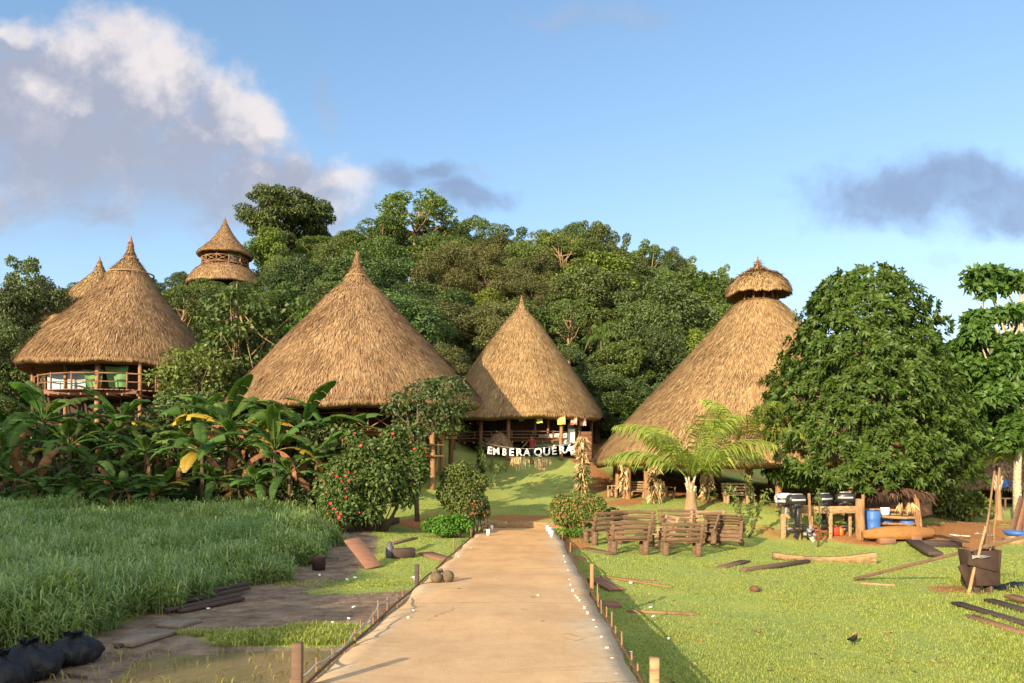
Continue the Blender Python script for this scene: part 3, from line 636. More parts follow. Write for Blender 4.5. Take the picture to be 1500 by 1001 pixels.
# -- the broad meeting house at right
def house_meeting():
    Y = 38.0; cx = (1110-750)/F*Y; g = g1(cx, Y-6); k = Y/F
    t = thing('meeting_house', 'largest low-eaved open thatched meeting house with a separate cap roof, behind the coconut palm', 'house', (cx, Y, g), 0, 'thatched houses of the village')
    z = lambda py: H-(py-HZ)*k-g
    pts = [(19, 440), (32, 446), (46, 461), (69, 489), (101, 524), (137, 562), (173, 600), (205, 632), (226, 656), (238, 675)]
    thatch_roof('roof', t, [(dx*k, z(py)) for dx, py in pts], 64000, 17, lobes=.008, slen=.55, swid=.04)
    cp = [(.5, 382), (3, 389), (7, 395), (16, 401), (28, 406), (38, 415), (43, 424), (45, 431)]
    thatch_roof('cap_roof', t, [(max(dx*k, .02), z(py)) for dx, py in cp], 5200, 18, bands=[(.33, z(395.5)), (.62, z(402))], tip=.6, lobes=.05, slen=.36, swid=.055, shag=.03, m=THATCH)
    b = MB()
    for a in range(0, 360, 30): b.add(log((.95*math.cos(R(a)), .95*math.sin(R(a)), z(445)), (.9*math.cos(R(a)), .9*math.sin(R(a)), z(420)), .06, .05))
    b.build('cap_support', POST_DK, t)
    for a in list(range(-174, 186, 24)):
        x, y = 7.35*math.cos(R(a)), 7.35*math.sin(R(a)); zz = g1(cx+x, Y+y)-g; post(t, x, y, zz-.4, z(672)+.55, .15, POST, seed=a)
    x, y = (920-750)/F*34.6-cx, 34.6-Y; post(t, x, y, -.5, z(672)+.5, .16, POST)
    b = MB(); b.add(lathe([(0, .0), (7.7, .0), (7.75, -.03), (7.8, -.5)], 48, (0, 0, .12))); b.build('earth_floor', EARTH, t)
    # ring beam and rafters under the thatch
    b = MB(); A = arc(7.35, 0, 360, 25)
    for i in range(24): b.add(tube([(*A[i], z(672)+.5), (*A[i+1], z(672)+.5)], .08, 6))
    for a in range(0, 360, 15): b.add(tube([(7.9*math.cos(R(a)), 7.9*math.sin(R(a)), z(676)), (.9*math.cos(R(a)), .9*math.sin(R(a)), z(452))], .05, 5))
    b.build('rafters', POST_DK, t)
    return t, cx, Y, g
HM, HMx, HMy, HMg = house_meeting()
# ------------------------------------------------------------------ vegetation
def leafmat(name, a, b, objvar=0.0, trans=0.22, rough=.5, extra=None, spec=.35):
    isl = [(0, a), (.55, tuple((p+q)/2 for p, q in zip(a, b))), (.92, b)] + ([(1.0, extra)] if extra else [])
    return mat(name, a, b, rough, .9, island=isl, objvar=objvar, trans=trans, spec=spec)
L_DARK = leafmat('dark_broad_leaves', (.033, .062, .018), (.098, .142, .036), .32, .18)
L_MID = leafmat('green_broad_leaves', (.052, .092, .020), (.145, .20, .042), .32)
L_LIGHT = leafmat('yellow_green_leaves', (.07, .125, .018), (.18, .24, .035), .25)
L_OLIVE = leafmat('olive_brown_leaves', (.055, .070, .020), (.14, .14, .042), .25, .15, extra=(.2, .15, .06))
L_BRIGHT = leafmat('fresh_green_leaves', (.05, .13, .012), (.12, .25, .025), .1)
L_MANGO = leafmat('glossy_mango_leaves', (.024, .052, .008), (.080, .135, .016), 0, .16, .5, (.12, .16, .04), .3)
L_BAN = leafmat('banana_leaf_green', (.036, .082, .024), (.10, .18, .038), .35, .35, .7, (.16, .17, .045), .12)
L_BANY = leafmat('banana_leaf_yellow', (.30, .24, .03), (.42, .30, .04), .2, .3, .5)
L_BANB = leafmat('banana_leaf_dry', (.16, .07, .03), (.32, .17, .075), .2, .15, .8)
L_PALM = leafmat('coconut_leaflets', (.15, .215, .03), (.33, .38, .07), .2, .3, .42)
L_PALMD = leafmat('forest_palm_leaflets', (.05, .10, .015), (.12, .18, .03), .2, .25, .5)
BARK = mat('grey_brown_bark', (.15, .11, .075), (.085, .06, .042), .9, 4, .5, stretch=(3, 3, .8))
BARK_PALE = mat('pale_bark', (.50, .44, .33), (.24, .19, .13), .9, 7, .4, stretch=(1.5, 1.5, 2.5), contrast=(.42, .62))
BARK_TAN = mat('tan_bark', (.33, .22, .12), (.2, .13, .075), .9, 4, .4, stretch=(3, 3, .8))
BSTEM = mat('banana_stem', (.085, .07, .03), (.06, .035, .02), .7, 3, .3, stretch=(4, 4, .7))
FLOWER = mat('red_flower_petals', (.45, .03, .03), (.55, .085, .065), .6)
FLOWER_O = mat('orange_red_leaf_tips', (.28, .085, .03), (.34, .15, .045), .6)
STEMG = mat('green_stems', (.10, .14, .03), (.15, .15, .05), .7)

def leaves(pos, axis, L, W, r_, fold=.25, droop=.12, up=None):
    """small folded leaves: two triangles each"""
    n = len(pos); axis = unit(axis); rv = r_.normal(size=(n, 3)) if up is None else up+r_.normal(size=(n, 3))*.35
    side = unit(np.cross(axis, rv)); nr = np.cross(side, axis); L = np.broadcast_to(L, (n,))[:, None]; W = np.broadcast_to(W, (n,))[:, None]
    m = pos+axis*L*.45; a = m+side*W*.5+nr*W*fold; c = m-side*W*.5+nr*W*fold; tip = pos+axis*L-np.array([0, 0, 1])*L*droop
    V = np.stack([pos, a, c, tip], 1).reshape(-1, 3); q = np.arange(n)[:, None]*4
    return V, np.concatenate([q+[0, 1, 3], q+[0, 3, 2]])
def blob_leaves(blobs, per, L, W, r_, updir=.35, fold=.25, inner=.55, hang=.25):
    c = np.array([b[:3] for b in blobs]); rad = np.array([b[3:6] for b in blobs]); wt = (rad[:, 0]*rad[:, 2]); n = int(per*len(blobs))
    i = r_.choice(len(blobs), n, p=wt/wt.sum()); d = unit(r_.normal(size=(n, 3))+np.array([0, 0, updir])); k = r_.uniform(inner, 1.05, n)**.6
    pos = c[i]+d*rad[i]*k[:, None]; ax_ = d*.55+r_.normal(size=(n, 3))*.6+np.array([0, 0, -hang])
    return leaves(pos, ax_, L*r_.uniform(.6, 1.25, n), W*r_.uniform(.7, 1.2, n), r_, fold, up=d)
def env_blobs(n, center, rad, br, r_, shell=.75, flat=.75, bias=None):
    out = []; center = np.array(center); rad = np.array(rad)
    for i in range(n):
        for _ in range(20):
            d = unit(r_.normal(size=3)); p = d*r_.uniform(shell, 1.0)
            if i % 5 == 0: p = d*r_.uniform(0, .6)
            if all(np.linalg.norm((p-q[0])*rad) > br*.75 for q in out): break
        out.append((p, br*r_.uniform(.7, 1.25)))
    return [tuple(center+p*rad)+(b, b, b*flat) for p, b in out]
def limb_tree(base_r, top, blobs, r_, n=9, sides=7, fork=.45):
    """tapered trunk with limbs running out to some of the leaf clumps"""
    b = MB(); top = np.array(top, float); t = np.linspace(0, 1, 7)[:, None]; pts = t*top+np.concatenate([[[0, 0, -.5]], r_.normal(size=(6, 3))*base_r*.5])*np.array([1, 1, .3])
    pts[0] = (0, 0, -.6); b.add(tube(pts, base_r*np.array([1.35, 1, .88, .76, .62, .45, .25]), sides+2))
    for i in r_.choice(len(blobs), min(n, len(blobs)), False):
        e = np.array(blobs[i][:3]); f = r_.uniform(fork, .9); s = top*f; mid = (s+e)/2+np.array([0, 0, -.12*np.linalg.norm(e-s)*r_.uniform(-.3, 1)])
        b.add(tube([s, mid, e], base_r*np.array([.45, .3, .12])*(1.15-f*.4), sides))
    return b
PROTO = {}
def proto(kind, name, trunk, crown, tmat, cmat):
    t = thing(name, None, None); trunk.build('trunk', tmat, t, smooth=True); crown.build('crown', cmat, t); PROTO[kind] = [t, False]; return t
def place(kind, loc, sc, label, cat, group=None, rz=None):
    p = PROTO[kind]; o = p[0] if not p[1] else dup(p[0]); p[1] = True
    o.location = tuple(float(v) for v in loc); o.scale = sc if isinstance(sc, (tuple, list)) else (sc,)*3
    o.rotation_euler = (0, 0, rng.uniform(0, 6.28) if rz is None else rz); tag(o, label, cat, group); return o

def forest_protos():
    def mk(kind, seed, blobs, per, L, W, top, br, cm, tm=BARK, n=9, **k):
        r_ = np.random.default_rng(seed); bl = blobs(r_); c = MB(); c.add(blob_leaves(bl, per, L, W, r_, **k)); proto(kind, 'forest_tree', limb_tree(br, top, bl, r_, n), c, tm, cm)
    mk('broad', 21, lambda r: env_blobs(64, (0, 0, 6.2), (3.6, 3.6, 3.4), .92, r), 300, .28, .165, (0, 0, 7), .26, L_MID)
    mk('dense', 22, lambda r: env_blobs(74, (0, 0, 5.4), (3.4, 3.4, 4.4), .88, r), 290, .25, .15, (.2, 0, 7), .26, L_DARK)
    mk('round', 23, lambda r: env_blobs(72, (0, 0, 5.2), (4.0, 4.0, 4.1), .95, r), 310, .27, .15, (0, .3, 7), .28, L_DARK)
    mk('loose', 24, lambda r: env_blobs(44, (0, 0, 6.4), (3.2, 3.2, 3.6), .72, r, .45, .6), 210, .28, .17, (.3, .2, 8), .2, L_MID)
    mk('olive', 25, lambda r: env_blobs(66, (0, 0, 5.8), (3.5, 3.5, 4.1), .85, r, .6), 300, .22, .11, (0, 0, 8), .24, L_OLIVE, inner=.35)
    mk('light', 26, lambda r: env_blobs(54, (0, 0, 5.4), (3.3, 3.3, 4.1), .85, r, .6), 260, .29, .18, (0, 0, 7), .2, L_LIGHT)
    mk('bush', 27, lambda r: env_blobs(48, (0, 0, 2.6), (3.5, 3.5, 2.7), .8, r, .6), 280, .28, .17, (0, 0, 3), .16, L_MID, n=6)
    mk('bushb', 28, lambda r: env_blobs(50, (0, 0, 4.2), (3.0, 3.0, 4.3), .85, r, .6), 260, .32, .19, (0, 0, 6), .16, L_BRIGHT, n=7)
    def umb(r):
        out = []
        for z, rr, n in ((9.3, 2.8, 12), (8.6, 4.4, 24), (7.8, 5.0, 28), (6.9, 4.6, 22), (6.0, 3.9, 16), (5.0, 2.8, 9)):
            for i in range(n): a = r.uniform(0, 6.28); q = rr*math.sqrt(r.uniform(.15, 1)); out.append((q*math.cos(a), q*math.sin(a), z+r.normal()*.15, r.uniform(.8, 1.35), r.uniform(.8, 1.35), .38))
        return out
    r_ = np.random.default_rng(29); bl = umb(r_); c = MB(); c.add(blob_leaves(bl, 230, .30, .17, r_, updir=.5)); proto('umbrella', 'forest_tree', limb_tree(.36, (0, 0, 8.4), bl, r_, 30, fork=.5), c, BARK, L_DARK)
    def tallb(r):
        out = []
        for i in range(44): z = r.uniform(4.4, 10); q = 2.7*(1-abs((z-7.4)/3.6)**2)+.2; a = r.uniform(0, 6.28); q *= math.sqrt(r.uniform(.1, 1)); out.append((q*math.cos(a), q*math.sin(a), z, r.uniform(.35, .8), r.uniform(.35, .8), .30))
        return out
    r_ = np.random.default_rng(31); bl = tallb(r_); c = MB(); c.add(blob_leaves(bl, 150, .24, .13, r_, updir=.4)); proto('tall', 'forest_tree', limb_tree(.2, (.2, 0, 9), bl, r_, 22, fork=.55), c, BARK_TAN, L_MID)
    # hillside palm
    r_ = np.random.default_rng(33); tb, fb = MB(), MB(); tb.add(tube([(0, 0, -.5), (.1, 0, 2), (.05, .1, 4.2)], [.2, .14, .13], 8)); frond_set(fb, (.05, .1, 4.2), 13, 3.2, r_, .65); proto('palm', 'forest_palm', tb, fb, BARK, L_PALMD)
def frond(b, base, az, el, L, r_, leaf=.55, curl=1.0, n=34, wid=.045, m=0):
    """an arching palm leaf: rib plus two rows of hanging leaflets"""
    t = np.linspace(0, 1, 14); ang = el-t**1.3*curl*1.55; h = np.cumsum(np.cos(ang))*L/14; v = np.cumsum(np.sin(ang))*L/14
    d = np.array([math.cos(az), math.sin(az), 0]); pts = np.array(base)+h[:, None]*d+v[:, None]*np.array([0, 0, 1.0]); b.add(tube(pts, np.linspace(.032, .006, 14), 5), m)
    s = np.repeat(np.linspace(.14, .985, n), 2); sg = np.tile([1, -1], n); p = np.stack([np.interp(s, t, pts[:, i]) for i in range(3)], 1)
    tg = unit(np.stack([np.interp(s, t, np.gradient(pts[:, i])) for i in range(3)], 1)); side = unit(np.cross(tg, [0, 0, 1.0]))*sg[:, None]
    ax_ = unit(tg*.6+side*.62+np.array([0, 0, -.22])+r_.normal(size=tg.shape)*.10); Ln = leaf*(np.sin(np.pi*np.clip(s*.86+.12, 0, 1))**.6)*r_.uniform(.85, 1.1, len(s)); dn = np.array([0, 0, -1.0])
    up = unit(np.cross(ax_, side*0+tg)); q1 = p+ax_*(Ln*.5)[:, None]+dn*(Ln*.08)[:, None]; q2 = p+ax_*(Ln*.84)[:, None]+dn*(Ln*(.38+.22*r_.uniform(size=len(s))))[:, None]
    wv = unit(tg+r_.normal(size=tg.shape)*.15)*(wid*.5); V = np.stack([p-wv*.5, p+wv*.5, q1+wv, q1-wv, q2], 1).reshape(-1, 3); k = np.arange(len(s))[:, None]*5
    b.add((V, k+[0, 1, 2, 3]), m); b.F.append((k+[3, 2, 4]+(b.n-len(V)), m))
def frond_set(b, base, n, L, r_, leaf):
    for i in range(n): frond(b, base, i*2.4+r_.normal()*.2, 1.35-1.3*(i/n)+r_.normal()*.08, L*r_.uniform(.85, 1.1), r_, leaf, r_.uniform(.8, 1.1), 26, .06)
forest_protos()

# skyline of the wood in photo rows; nothing placed by the filler rises above it
SKY = np.array([(-150, 440), (0, 425), (70, 415), (110, 424), (150, 412), (230, 402), (262, 398), (285, 416), (380, 416), (384, 385), (420, 372), (480, 352), (520, 345), (560, 345), (620, 330), (650, 335), (700, 352), (745, 350),
                (790, 348), (830, 338), (870, 345), (900, 358), (940, 376), (980, 388), (1015, 396), (1050, 404), (1075, 420), (1120, 452), (1160, 474), (1200, 492), (1300, 500), (1400, 506), (1500, 515), (1700, 520)])
TREES = []
def scatter_forest():
    r_ = np.random.default_rng(5); cover = np.full(1900, 760.0)
    for x, t in [((18, 318), None), ((362, 700), None), ((660, 880), None), ((880, 1340), None)]: pass
    def sil(c, half, apex, eave): a = np.arange(1900)-150; d = np.abs(a-c)/half; k = d < 1; cover[k] = np.minimum(cover[k], (apex+(eave-apex)*d**.95)[k])
    sil(180, 150, 365, 535); sil(523, 178, 385, 588); sil(764, 116, 442, 608); sil(1110, 235, 438, 672); sil(1270, 150, 395, 760)
    rows = [52.5, 57, 62, 68, 75, 82, 89, 97, 105, 113]
    for ri, Y in enumerate(rows):
        x = -.80*Y+r_.uniform(0, 3)
        while x < .80*Y:
            y = Y+r_.normal()*1.3; px = 750+F*x/y; sp = r_.uniform(4.2, 6.4)*(1.0 if Y < 80 else 1.12); x0 = x; x += sp
            if 262 < px < 400 and 84 < y < 97: continue
            if abs(x0+31.5) < 5.5 and y < 58.5 and y > 47: continue
            g = g1(x0, y); k = F/y; gpy = HZ-(g-H)*k; half = 3.1*k; lim = max(np.interp([px-half*.6, px, px+half*.6], SKY[:, 0], SKY[:, 1]))+r_.uniform(-6, 14)
            hmax = (gpy-lim)/k; big = 6+ri*.75; h = min(r_.uniform(.72, 1.2)*big, hmax)
            if h < 2.2: continue
            top = gpy-h*k; i0, i1 = int(np.clip(px-half+150, 0, 1899)), int(np.clip(px+half+150, 1, 1900))
            if i1-i0 < 3 or (cover[i0:i1]-top).max() < 10: continue
            a = np.arange(i0, i1); d = (a-150-px)/half; cover[i0:i1] = np.minimum(cover[i0:i1], top+(1-np.sqrt(np.clip(1-d*d, 0, 1)))*h*k*.5)
            u = r_.uniform(); right = px > 880
            if h < 4.6: kind = 'bush' if u < .6 else 'bushb'
            elif 640 < px < 800 and u < .6: kind = 'olive'
            elif px < 250: kind = 'dense' if u < .5 else ('round' if u < .85 else 'loose')
            else: kind = ('dense' if u < .26 else 'round' if u < .48 else 'broad' if u < .66 else 'loose' if u < .80 else 'light' if u < .89 else 'tall')
            TREES.append((kind, x0, y, g, h, px, ri))
scatter_forest()
TONE = {'dense': 'dark tall-crowned tree', 'round': 'dark rounded tree', 'broad': 'mid-green broad tree', 'loose': 'open-crowned tree', 'olive': 'olive-brown tree', 'light': 'yellow-green tree', 'tall': 'slender tan-trunked tree', 'bush': 'low green bush', 'bushb': 'bright-green tall bush'}
NAT = {'dense': 9.9, 'round': 9.4, 'broad': 9.7, 'loose': 10.0, 'olive': 10.0, 'light': 9.6, 'tall': 10.2, 'bush': 5.4, 'bushb': 8.6, 'umbrella': 9.7, 'palm': 6.0}
ORD = ['leftmost', 'second', 'third', 'fourth', 'fifth', 'sixth', 'seventh', 'eighth', 'ninth', 'tenth', 'eleventh', 'twelfth', 'thirteenth', 'fourteenth', 'fifteenth', 'sixteenth', 'seventeenth', 'eighteenth', 'nineteenth', 'twentieth']
def region(px):
    for e, s in ((95, 'left of the hillside house'), (262, 'left of the lookout tower'), (400, 'below the lookout tower'), (524, 'over the widest house, left'), (660, 'over the widest house, right'), (764, 'over the centre house, left'), (885, 'over the centre house, right'), (1100, 'left of the meeting house')):
        if px < e: return s
    return 'behind the mango'
BANDN = ['at the forest foot', 'at the forest foot', 'low on the slope', 'low on the slope', 'halfway up the slope', 'halfway up the slope', 'high on the slope', 'high on the slope', 'on the ridge', 'on the ridge']
def plant_forest():
    from collections import defaultdict
    cnt = defaultdict(list)
    for t in TREES: cnt[(t[0], region(t[5]), BANDN[t[6]])].append(t)
    for (kind, rg, bn), ts in cnt.items():
        ts.sort(key=lambda t: t[5])
        for i, (k, x, y, g, h, px, ri) in enumerate(ts):
            o = '' if len(ts) == 1 else (ORD[i]+' from left, ' if i else 'first from left, ')
            s = h/NAT[kind]; w = s*rng.uniform(.95, 1.3)*(1.0 if h > 7 else 1.2)
            place(kind, (x, y, g-.1), (w, w*rng.uniform(.9, 1.1), s), f'{TONE[kind]} {bn}, {o}{rg}', 'bush' if kind.startswith('bush') else 'tree', 'trees of the forest hillside')
    def sp(kind, px, top, Y, wpx, label, cat='tree', lift=None):
        g = g1((px-750)/F*Y, Y); zt = H-(top-HZ)*Y/F; s = (zt-g)/NAT[kind]; nw = {'umbrella': 11.2, 'tall': 5.6, 'round': 9.6, 'olive': 8.6, 'light': 8, 'dense': 8.6, 'palm': 6, 'broad': 9, 'loose': 8, 'bushb': 7.4}[kind]
        w = wpx*Y/F/nw; return place(kind, ((px-750)/F*Y, Y, g-.1), (w, w, s), label, cat, 'trees of the forest hillside')
    sp('umbrella', 422, 284, 104, 146, 'huge dark flat-topped tree standing above the skyline right of the lookout tower')
    sp('broad', 305, 410, 83, 70, 'broad tree just below the left of the lookout tower')
    sp('dense', 362, 414, 82, 66, 'dark tree just below the right of the lookout tower')
    sp('round', 268, 398, 92, 56, 'rounded tree touching the left side of the lookout tower')
    sp('light', 396, 334, 96, 90, 'pale yellow green tree under the huge flat-topped tree')
    sp('tall', 607, 283, 100, 118, 'tallest slender tree with a bare tan trunk above the widest house')
    sp('loose', 575, 300, 103, 70, 'thin open tree just left of the tallest slender tree')
    sp('round', 696, 318, 112, 92, 'dark dome-shaped tree on the skyline right of the tallest slender tree')
    for px_, tp_, Y_, w_, lb_ in [(560, 322, 98, 52, 'slender tree between the small flat-topped tree and the tallest slender tree'), (640, 318, 101, 50, 'slender tree close at the right of the tallest slender tree'), (668, 352, 86, 46, 'slender bare-trunked tree below the dark dome-shaped tree'), (800, 340, 99, 50, 'slender tree left of the highest dark crown'), (952, 366, 104, 44, 'slender tree on the falling skyline right of the open layered tree'), (470, 350, 99, 50, 'slender tree right of the huge flat-topped tree'), (548, 384, 80, 46, 'slender tree just right of the peak of the widest house'), (870, 392, 78, 46, 'slender pale-limbed tree halfway up the wood right of the centre house')]: sp('tall', px_, tp_, Y_, w_*1.55, lb_)
    for k_, px_, tp_, Y_, w_, lb_ in [('loose', 748, 330, 108, 60, 'open tree on the skyline above the peak of the centre house'), ('broad', 866, 326, 111, 62, 'broad skyline tree just right of the highest dark crown'), ('loose', 945, 352, 109, 56, 'ragged skyline tree above the falling right side of the wood'), ('dense', 985, 364, 108, 44, 'narrow dark skyline tree left of the pale open tree'), ('broad', 462, 338, 106, 60, 'broad skyline tree between the huge flat-topped tree and the small one')]: sp(k_, px_, tp_, Y_, w_*1.35, lb_)
    sp('umbrella', 520, 342, 102, 84, 'small flat-topped tree on the skyline left of the tallest slender tree')
    sp('olive', 722, 342, 92, 96, 'olive brown tree with a high rounded crown on the skyline above the centre house')
    sp('olive', 772, 392, 76, 120, 'widest olive brown tree behind the peak of the centre house')
    sp('dense', 838, 328, 106, 84, 'dark green crown rising highest above the right slope of the centre house')
    sp('loose', 905, 338, 108, 62, 'open layered tree on the skyline right of the highest dark crown')
    sp('loose', 1004, 374, 110, 66, 'pale open tree on the falling skyline left of the meeting house')
    sp('loose', 1057, 386, 112, 52, 'last skyline tree just left of the meeting house cap roof')
    sp('bushb', 930, 564, 51, 62, 'bright green bush beside the left slope of the meeting house', 'bush')
    sp('round', 948, 478, 58, 128, 'mid green dome tree behind the left slope of the meeting house')
    sp('palm', 486, 412, 62, 66, 'hillside palm peeping over the left slope of the widest house')
    sp('palm', 636, 462, 54, 44, 'small palm over the right slope of the widest house')
    sp('palm', 905, 440, 66, 74, 'palm with hanging fronds in the wood left of the meeting house')
    sp('palm', 880, 462, 60, 52, 'lower palm in the wood right of the centre house')
    sp('round', 62, 408, 50, 150, 'big dark tree filling the left edge behind the hillside house')
    sp('loose', 36, 372, 60, 96, 'tree with a ragged crown rising above the left edge')
    sp('dense', 8, 470, 44, 110, 'dark tree cut by the left edge of the photo above the bananas')
plant_forest()

# -- trees outside the frame on the left whose shade lies over the tall grass
for i, (x, y, s) in enumerate([(-20.5, -22, .96), (-20, -17, 1.0), (-20.5, -12.5, .98), (-20, -8, 1.0), (-20.5, -3.5, .98), (-20.5, 1, .95), (-21.5, 5.5, .92), (-23.5, 10, .92), (-26, 14.5, .92), (-28.5, 19, .95), (-25, -19, 1.05), (-25, -9, 1.05), (-25, 0, 1.0)]):
    place('round', (x, y, g1(x, y)-.2), (1.0, 1.0, s), 'tree outside the frame on the left, shading the tall grass', 'tree', 'trees outside the frame on the left')

# ------------------------------------------------------------------ near trees
def mango():
    Y = 30.5; k = Y/F; cx = (1264-750)*k; g = g1(cx, Y); r_ = np.random.default_rng(41)
    pf = np.array([(398, 30), (410, 56), (430, 75), (455, 92), (480, 107), (510, 120), (545, 133), (590, 145), (640, 155), (685, 156), (702, 142), (714, 105)], float)
    z = (H-(pf[:, 0]-HZ)*k)-g; rad = pf[:, 1]*k*.89; zz = np.linspace(z[-1], z[0], 200); rr = np.interp(zz, z[::-1], rad[::-1]); cdf = np.cumsum(rr+.4); cdf /= cdf[-1]
    def lump(a, h): return 1+.07*np.sin(3*a+h*1.1)+.07*np.sin(5*a-h*1.9+1)+.07*np.sin(9*a+h*2.7)+.07*np.sin(14*a-h*3.9+2)
    n = 4700; h = np.interp(r_.uniform(size=n), cdf, zz); a = r_.uniform(0, 6.283, n); q = np.where(r_.uniform(size=n) < .72, r_.uniform(.86, .97, n), r_.uniform(.55, .86, n)); ra = np.interp(h, zz, rr)*lump(a, h)*q
    c = np.stack([ra*np.cos(a), ra*np.sin(a), h+.12*np.sin(7*a+h*4)], 1); out = unit(np.stack([np.cos(a), np.sin(a), np.full(n, .45)], 1)+r_.normal(size=(n, 3))*.3)
    m = 9; ci = np.repeat(np.arange(n), m); th = np.tile(np.arange(m)/m*6.283, n)+np.repeat(r_.uniform(0, 6.28, n), m); o = out[ci]; e1 = unit(np.cross(o, [0.1, .2, 1.0])); e2 = np.cross(o, e1)
    axs = o*r_.uniform(.25, .9, n*m)[:, None]+e1*np.cos(th)[:, None]+e2*np.sin(th)[:, None]+np.array([0, 0, -.12])
    b = MB(); b.add(leaves(c[ci]+r_.normal(size=(n*m, 3))*.03, axs, r_.uniform(.19, .32, n*m), r_.uniform(.085, .125, n*m), r_, .2, .2, up=o))
    t = thing('mango_tree', 'big dense mango tree with a broad pointed crown over the boat engines', 'tree', (cx, Y, g)); b.build('crown', L_MANGO, t)
    bl = [tuple(c[i]*np.array([.85, .85, 1]))+(1,) for i in r_.choice(n, 60, False)]; tb = limb_tree(.3, (0, 0, 7.5), bl, r_, 40, fork=.18); tb.build('trunk', BARK, t, smooth=True)
mango()
def pad_tree(name, px, Y, basepy, pads, leafL, leafW, per, label, cm, tm, seed, r0=.12, lean=0, stem_top=None, hang=.3):
    """open tree: trunk, limbs and leaf pads at given photo-derived heights"""
    r_ = np.random.default_rng(seed); k = Y/F; cx = (px-750)*k; g = g1(cx, Y); bl = []
    for (bx, by, rx, ry, dy) in pads: bl.append(((bx-px)*k, dy, H-(by-HZ)*k-g, rx*k, rx*k*.9, ry*k))
    t = thing(name, label, 'tree', (cx, Y, g)); b = MB(); b.add(blob_leaves(bl, per, leafL, leafW, r_, updir=.5, hang=hang, inner=.3)); 
    top = max(q[2] for q in bl) if stem_top is None else H-(stem_top-HZ)*k-g; tb = limb_tree(r0, (lean, 0, top), bl, r_, len(bl), fork=.3); tb.build('trunk', tm, t, smooth=True); b.build('crown', cm, t); return t
r_ = np.random.default_rng(44)
pads = [(1440, 402, 26, 9, 0), (1475, 405, 30, 10, .4), (1425, 420, 12, 7, 0), (1500, 415, 24, 10, 0), (1450, 428, 18, 8, -.3), (1440, 465, 24, 9, .2), (1475, 460, 26, 9, 0), (1505, 462, 22, 10, .4), (1425, 480, 14, 8, 0)]
pads += [(1425+r_.uniform(-8, 90), 492+i*3.9, 24+r_.uniform(-6, 8), 12, r_.uniform(-1.2, 1.4)) for i in range(42)]
pad_tree('breadfruit_tree', 1492, 33.5, 745, pads, .36, .21, 280, 'large-leaved tree with a whitish spotted trunk at the right edge', leafmat('large_fresh_leaves', (.035, .085, .014), (.095, .18, .03)), BARK_PALE, 45, .17)
pads = [(590, 585, 24, 10, 0), (620, 568, 30, 12, .3), (655, 562, 28, 11, 0), (676, 575, 18, 9, .2), (640, 585, 34, 12, -.4), (610, 602, 30, 12, .2), (655, 605, 30, 14, 0), (575, 600, 16, 10, 0), (625, 622, 28, 12, .3), (650, 630, 22, 10, 0), (605, 635, 22, 12, -.2), (590, 620, 18, 9, .4), (680, 596, 14, 8, 0)]
pad_tree('small_tree', 612, 29.0, 735, pads, .19, .10, 210, 'dark small-leaved tree in front of the right corner of the widest house', L_DARK, BARK, 46, .09)
pads = [(345+r_.normal()*26, 430+i*5.2, 20+r_.uniform(-5, 7), 11, r_.uniform(-1.0, 1.0)) for i in range(34)]
pad_tree('vine_tree', 347, 38.5, 640, pads, .30, .21, 95, 'leafy vine-hung thin tree between the hillside house and the widest house', L_MID, BARK_TAN, 47, .10, stem_top=415)
pads = [(285+r_.normal()*22, 520+i*4.6, 26+r_.uniform(-5, 7), 12, r_.uniform(-.8, .8)) for i in range(24)]
pad_tree('small_tree', 290, 36.0, 660, pads, .22, .13, 120, 'bushy tree covering the right end of the hillside house', L_MID, BARK, 48, .08)

def shrub(name, blobs_px, Y, L, W, per, label, cm, seed, flowers=None, cat='shrub', fm=None, group=None, hang=.2, fsz=.07, fn=0):
    """a shrub of leafy lumps; blobs as (px, py, rx, ry, dy)"""
    r_ = np.random.default_rng(seed); k = Y/F; cx = np.mean([b[0] for b in blobs_px]); x0 = (cx-750)*k; g = g1(x0, Y); bl = []
    for bx, by, rx, ry, dy in blobs_px: bl.append(((bx-cx)*k, dy, max(H-(by-HZ)*k-g, .1), rx*k, rx*k, ry*k))
    t = thing(name, label, cat, (x0, Y, g), 0, group); b = MB(); b.add(blob_leaves(bl, per, L, W, r_, updir=.25, hang=hang, inner=.45))
    s = MB()
    for q in bl:
        for _ in range(3): s.add(tube([(q[0]*.25+r_.normal()*.06, q[1]*.25, -.1), (q[0]*.7+r_.normal()*.1, q[1]*.7, q[2]*.55), (q[0]+r_.normal()*q[3]*.4, q[1]+r_.normal()*q[4]*.4, q[2]+q[5]*.4)], [.03, .02, .008], 5))
    s.build('stems', BARK, t)
    if fn:
        proto_f = None; f = MB()
        for i in range(fn):
            q = bl[r_.integers(len(bl))]; d = unit(r_.normal(size=3)+np.array([-.2, -.9, .3])); p = np.array(q[:3])+d*np.array(q[3:6])*1.04; n = 6; a = np.arange(n)/n*6.283+r_.uniform(0, 1)
            e1 = unit(np.cross(d, [0, 0, 1.0])); e2 = np.cross(d, e1); axs = e1*np.cos(a)[:, None]+e2*np.sin(a)[:, None]+d*.5; lv = leaves(np.repeat(p[None], n, 0), axs, fsz*r_.uniform(.7, 1.3), fsz*.8, r_, .1, .1, up=np.repeat(d[None], n, 0))
            if fm: b.add(lv, 1)
            else: MB().add(lv).build('flower', FLOWER, t)
    b.build('foliage', [cm, fm] if fm else cm, t)
    return t
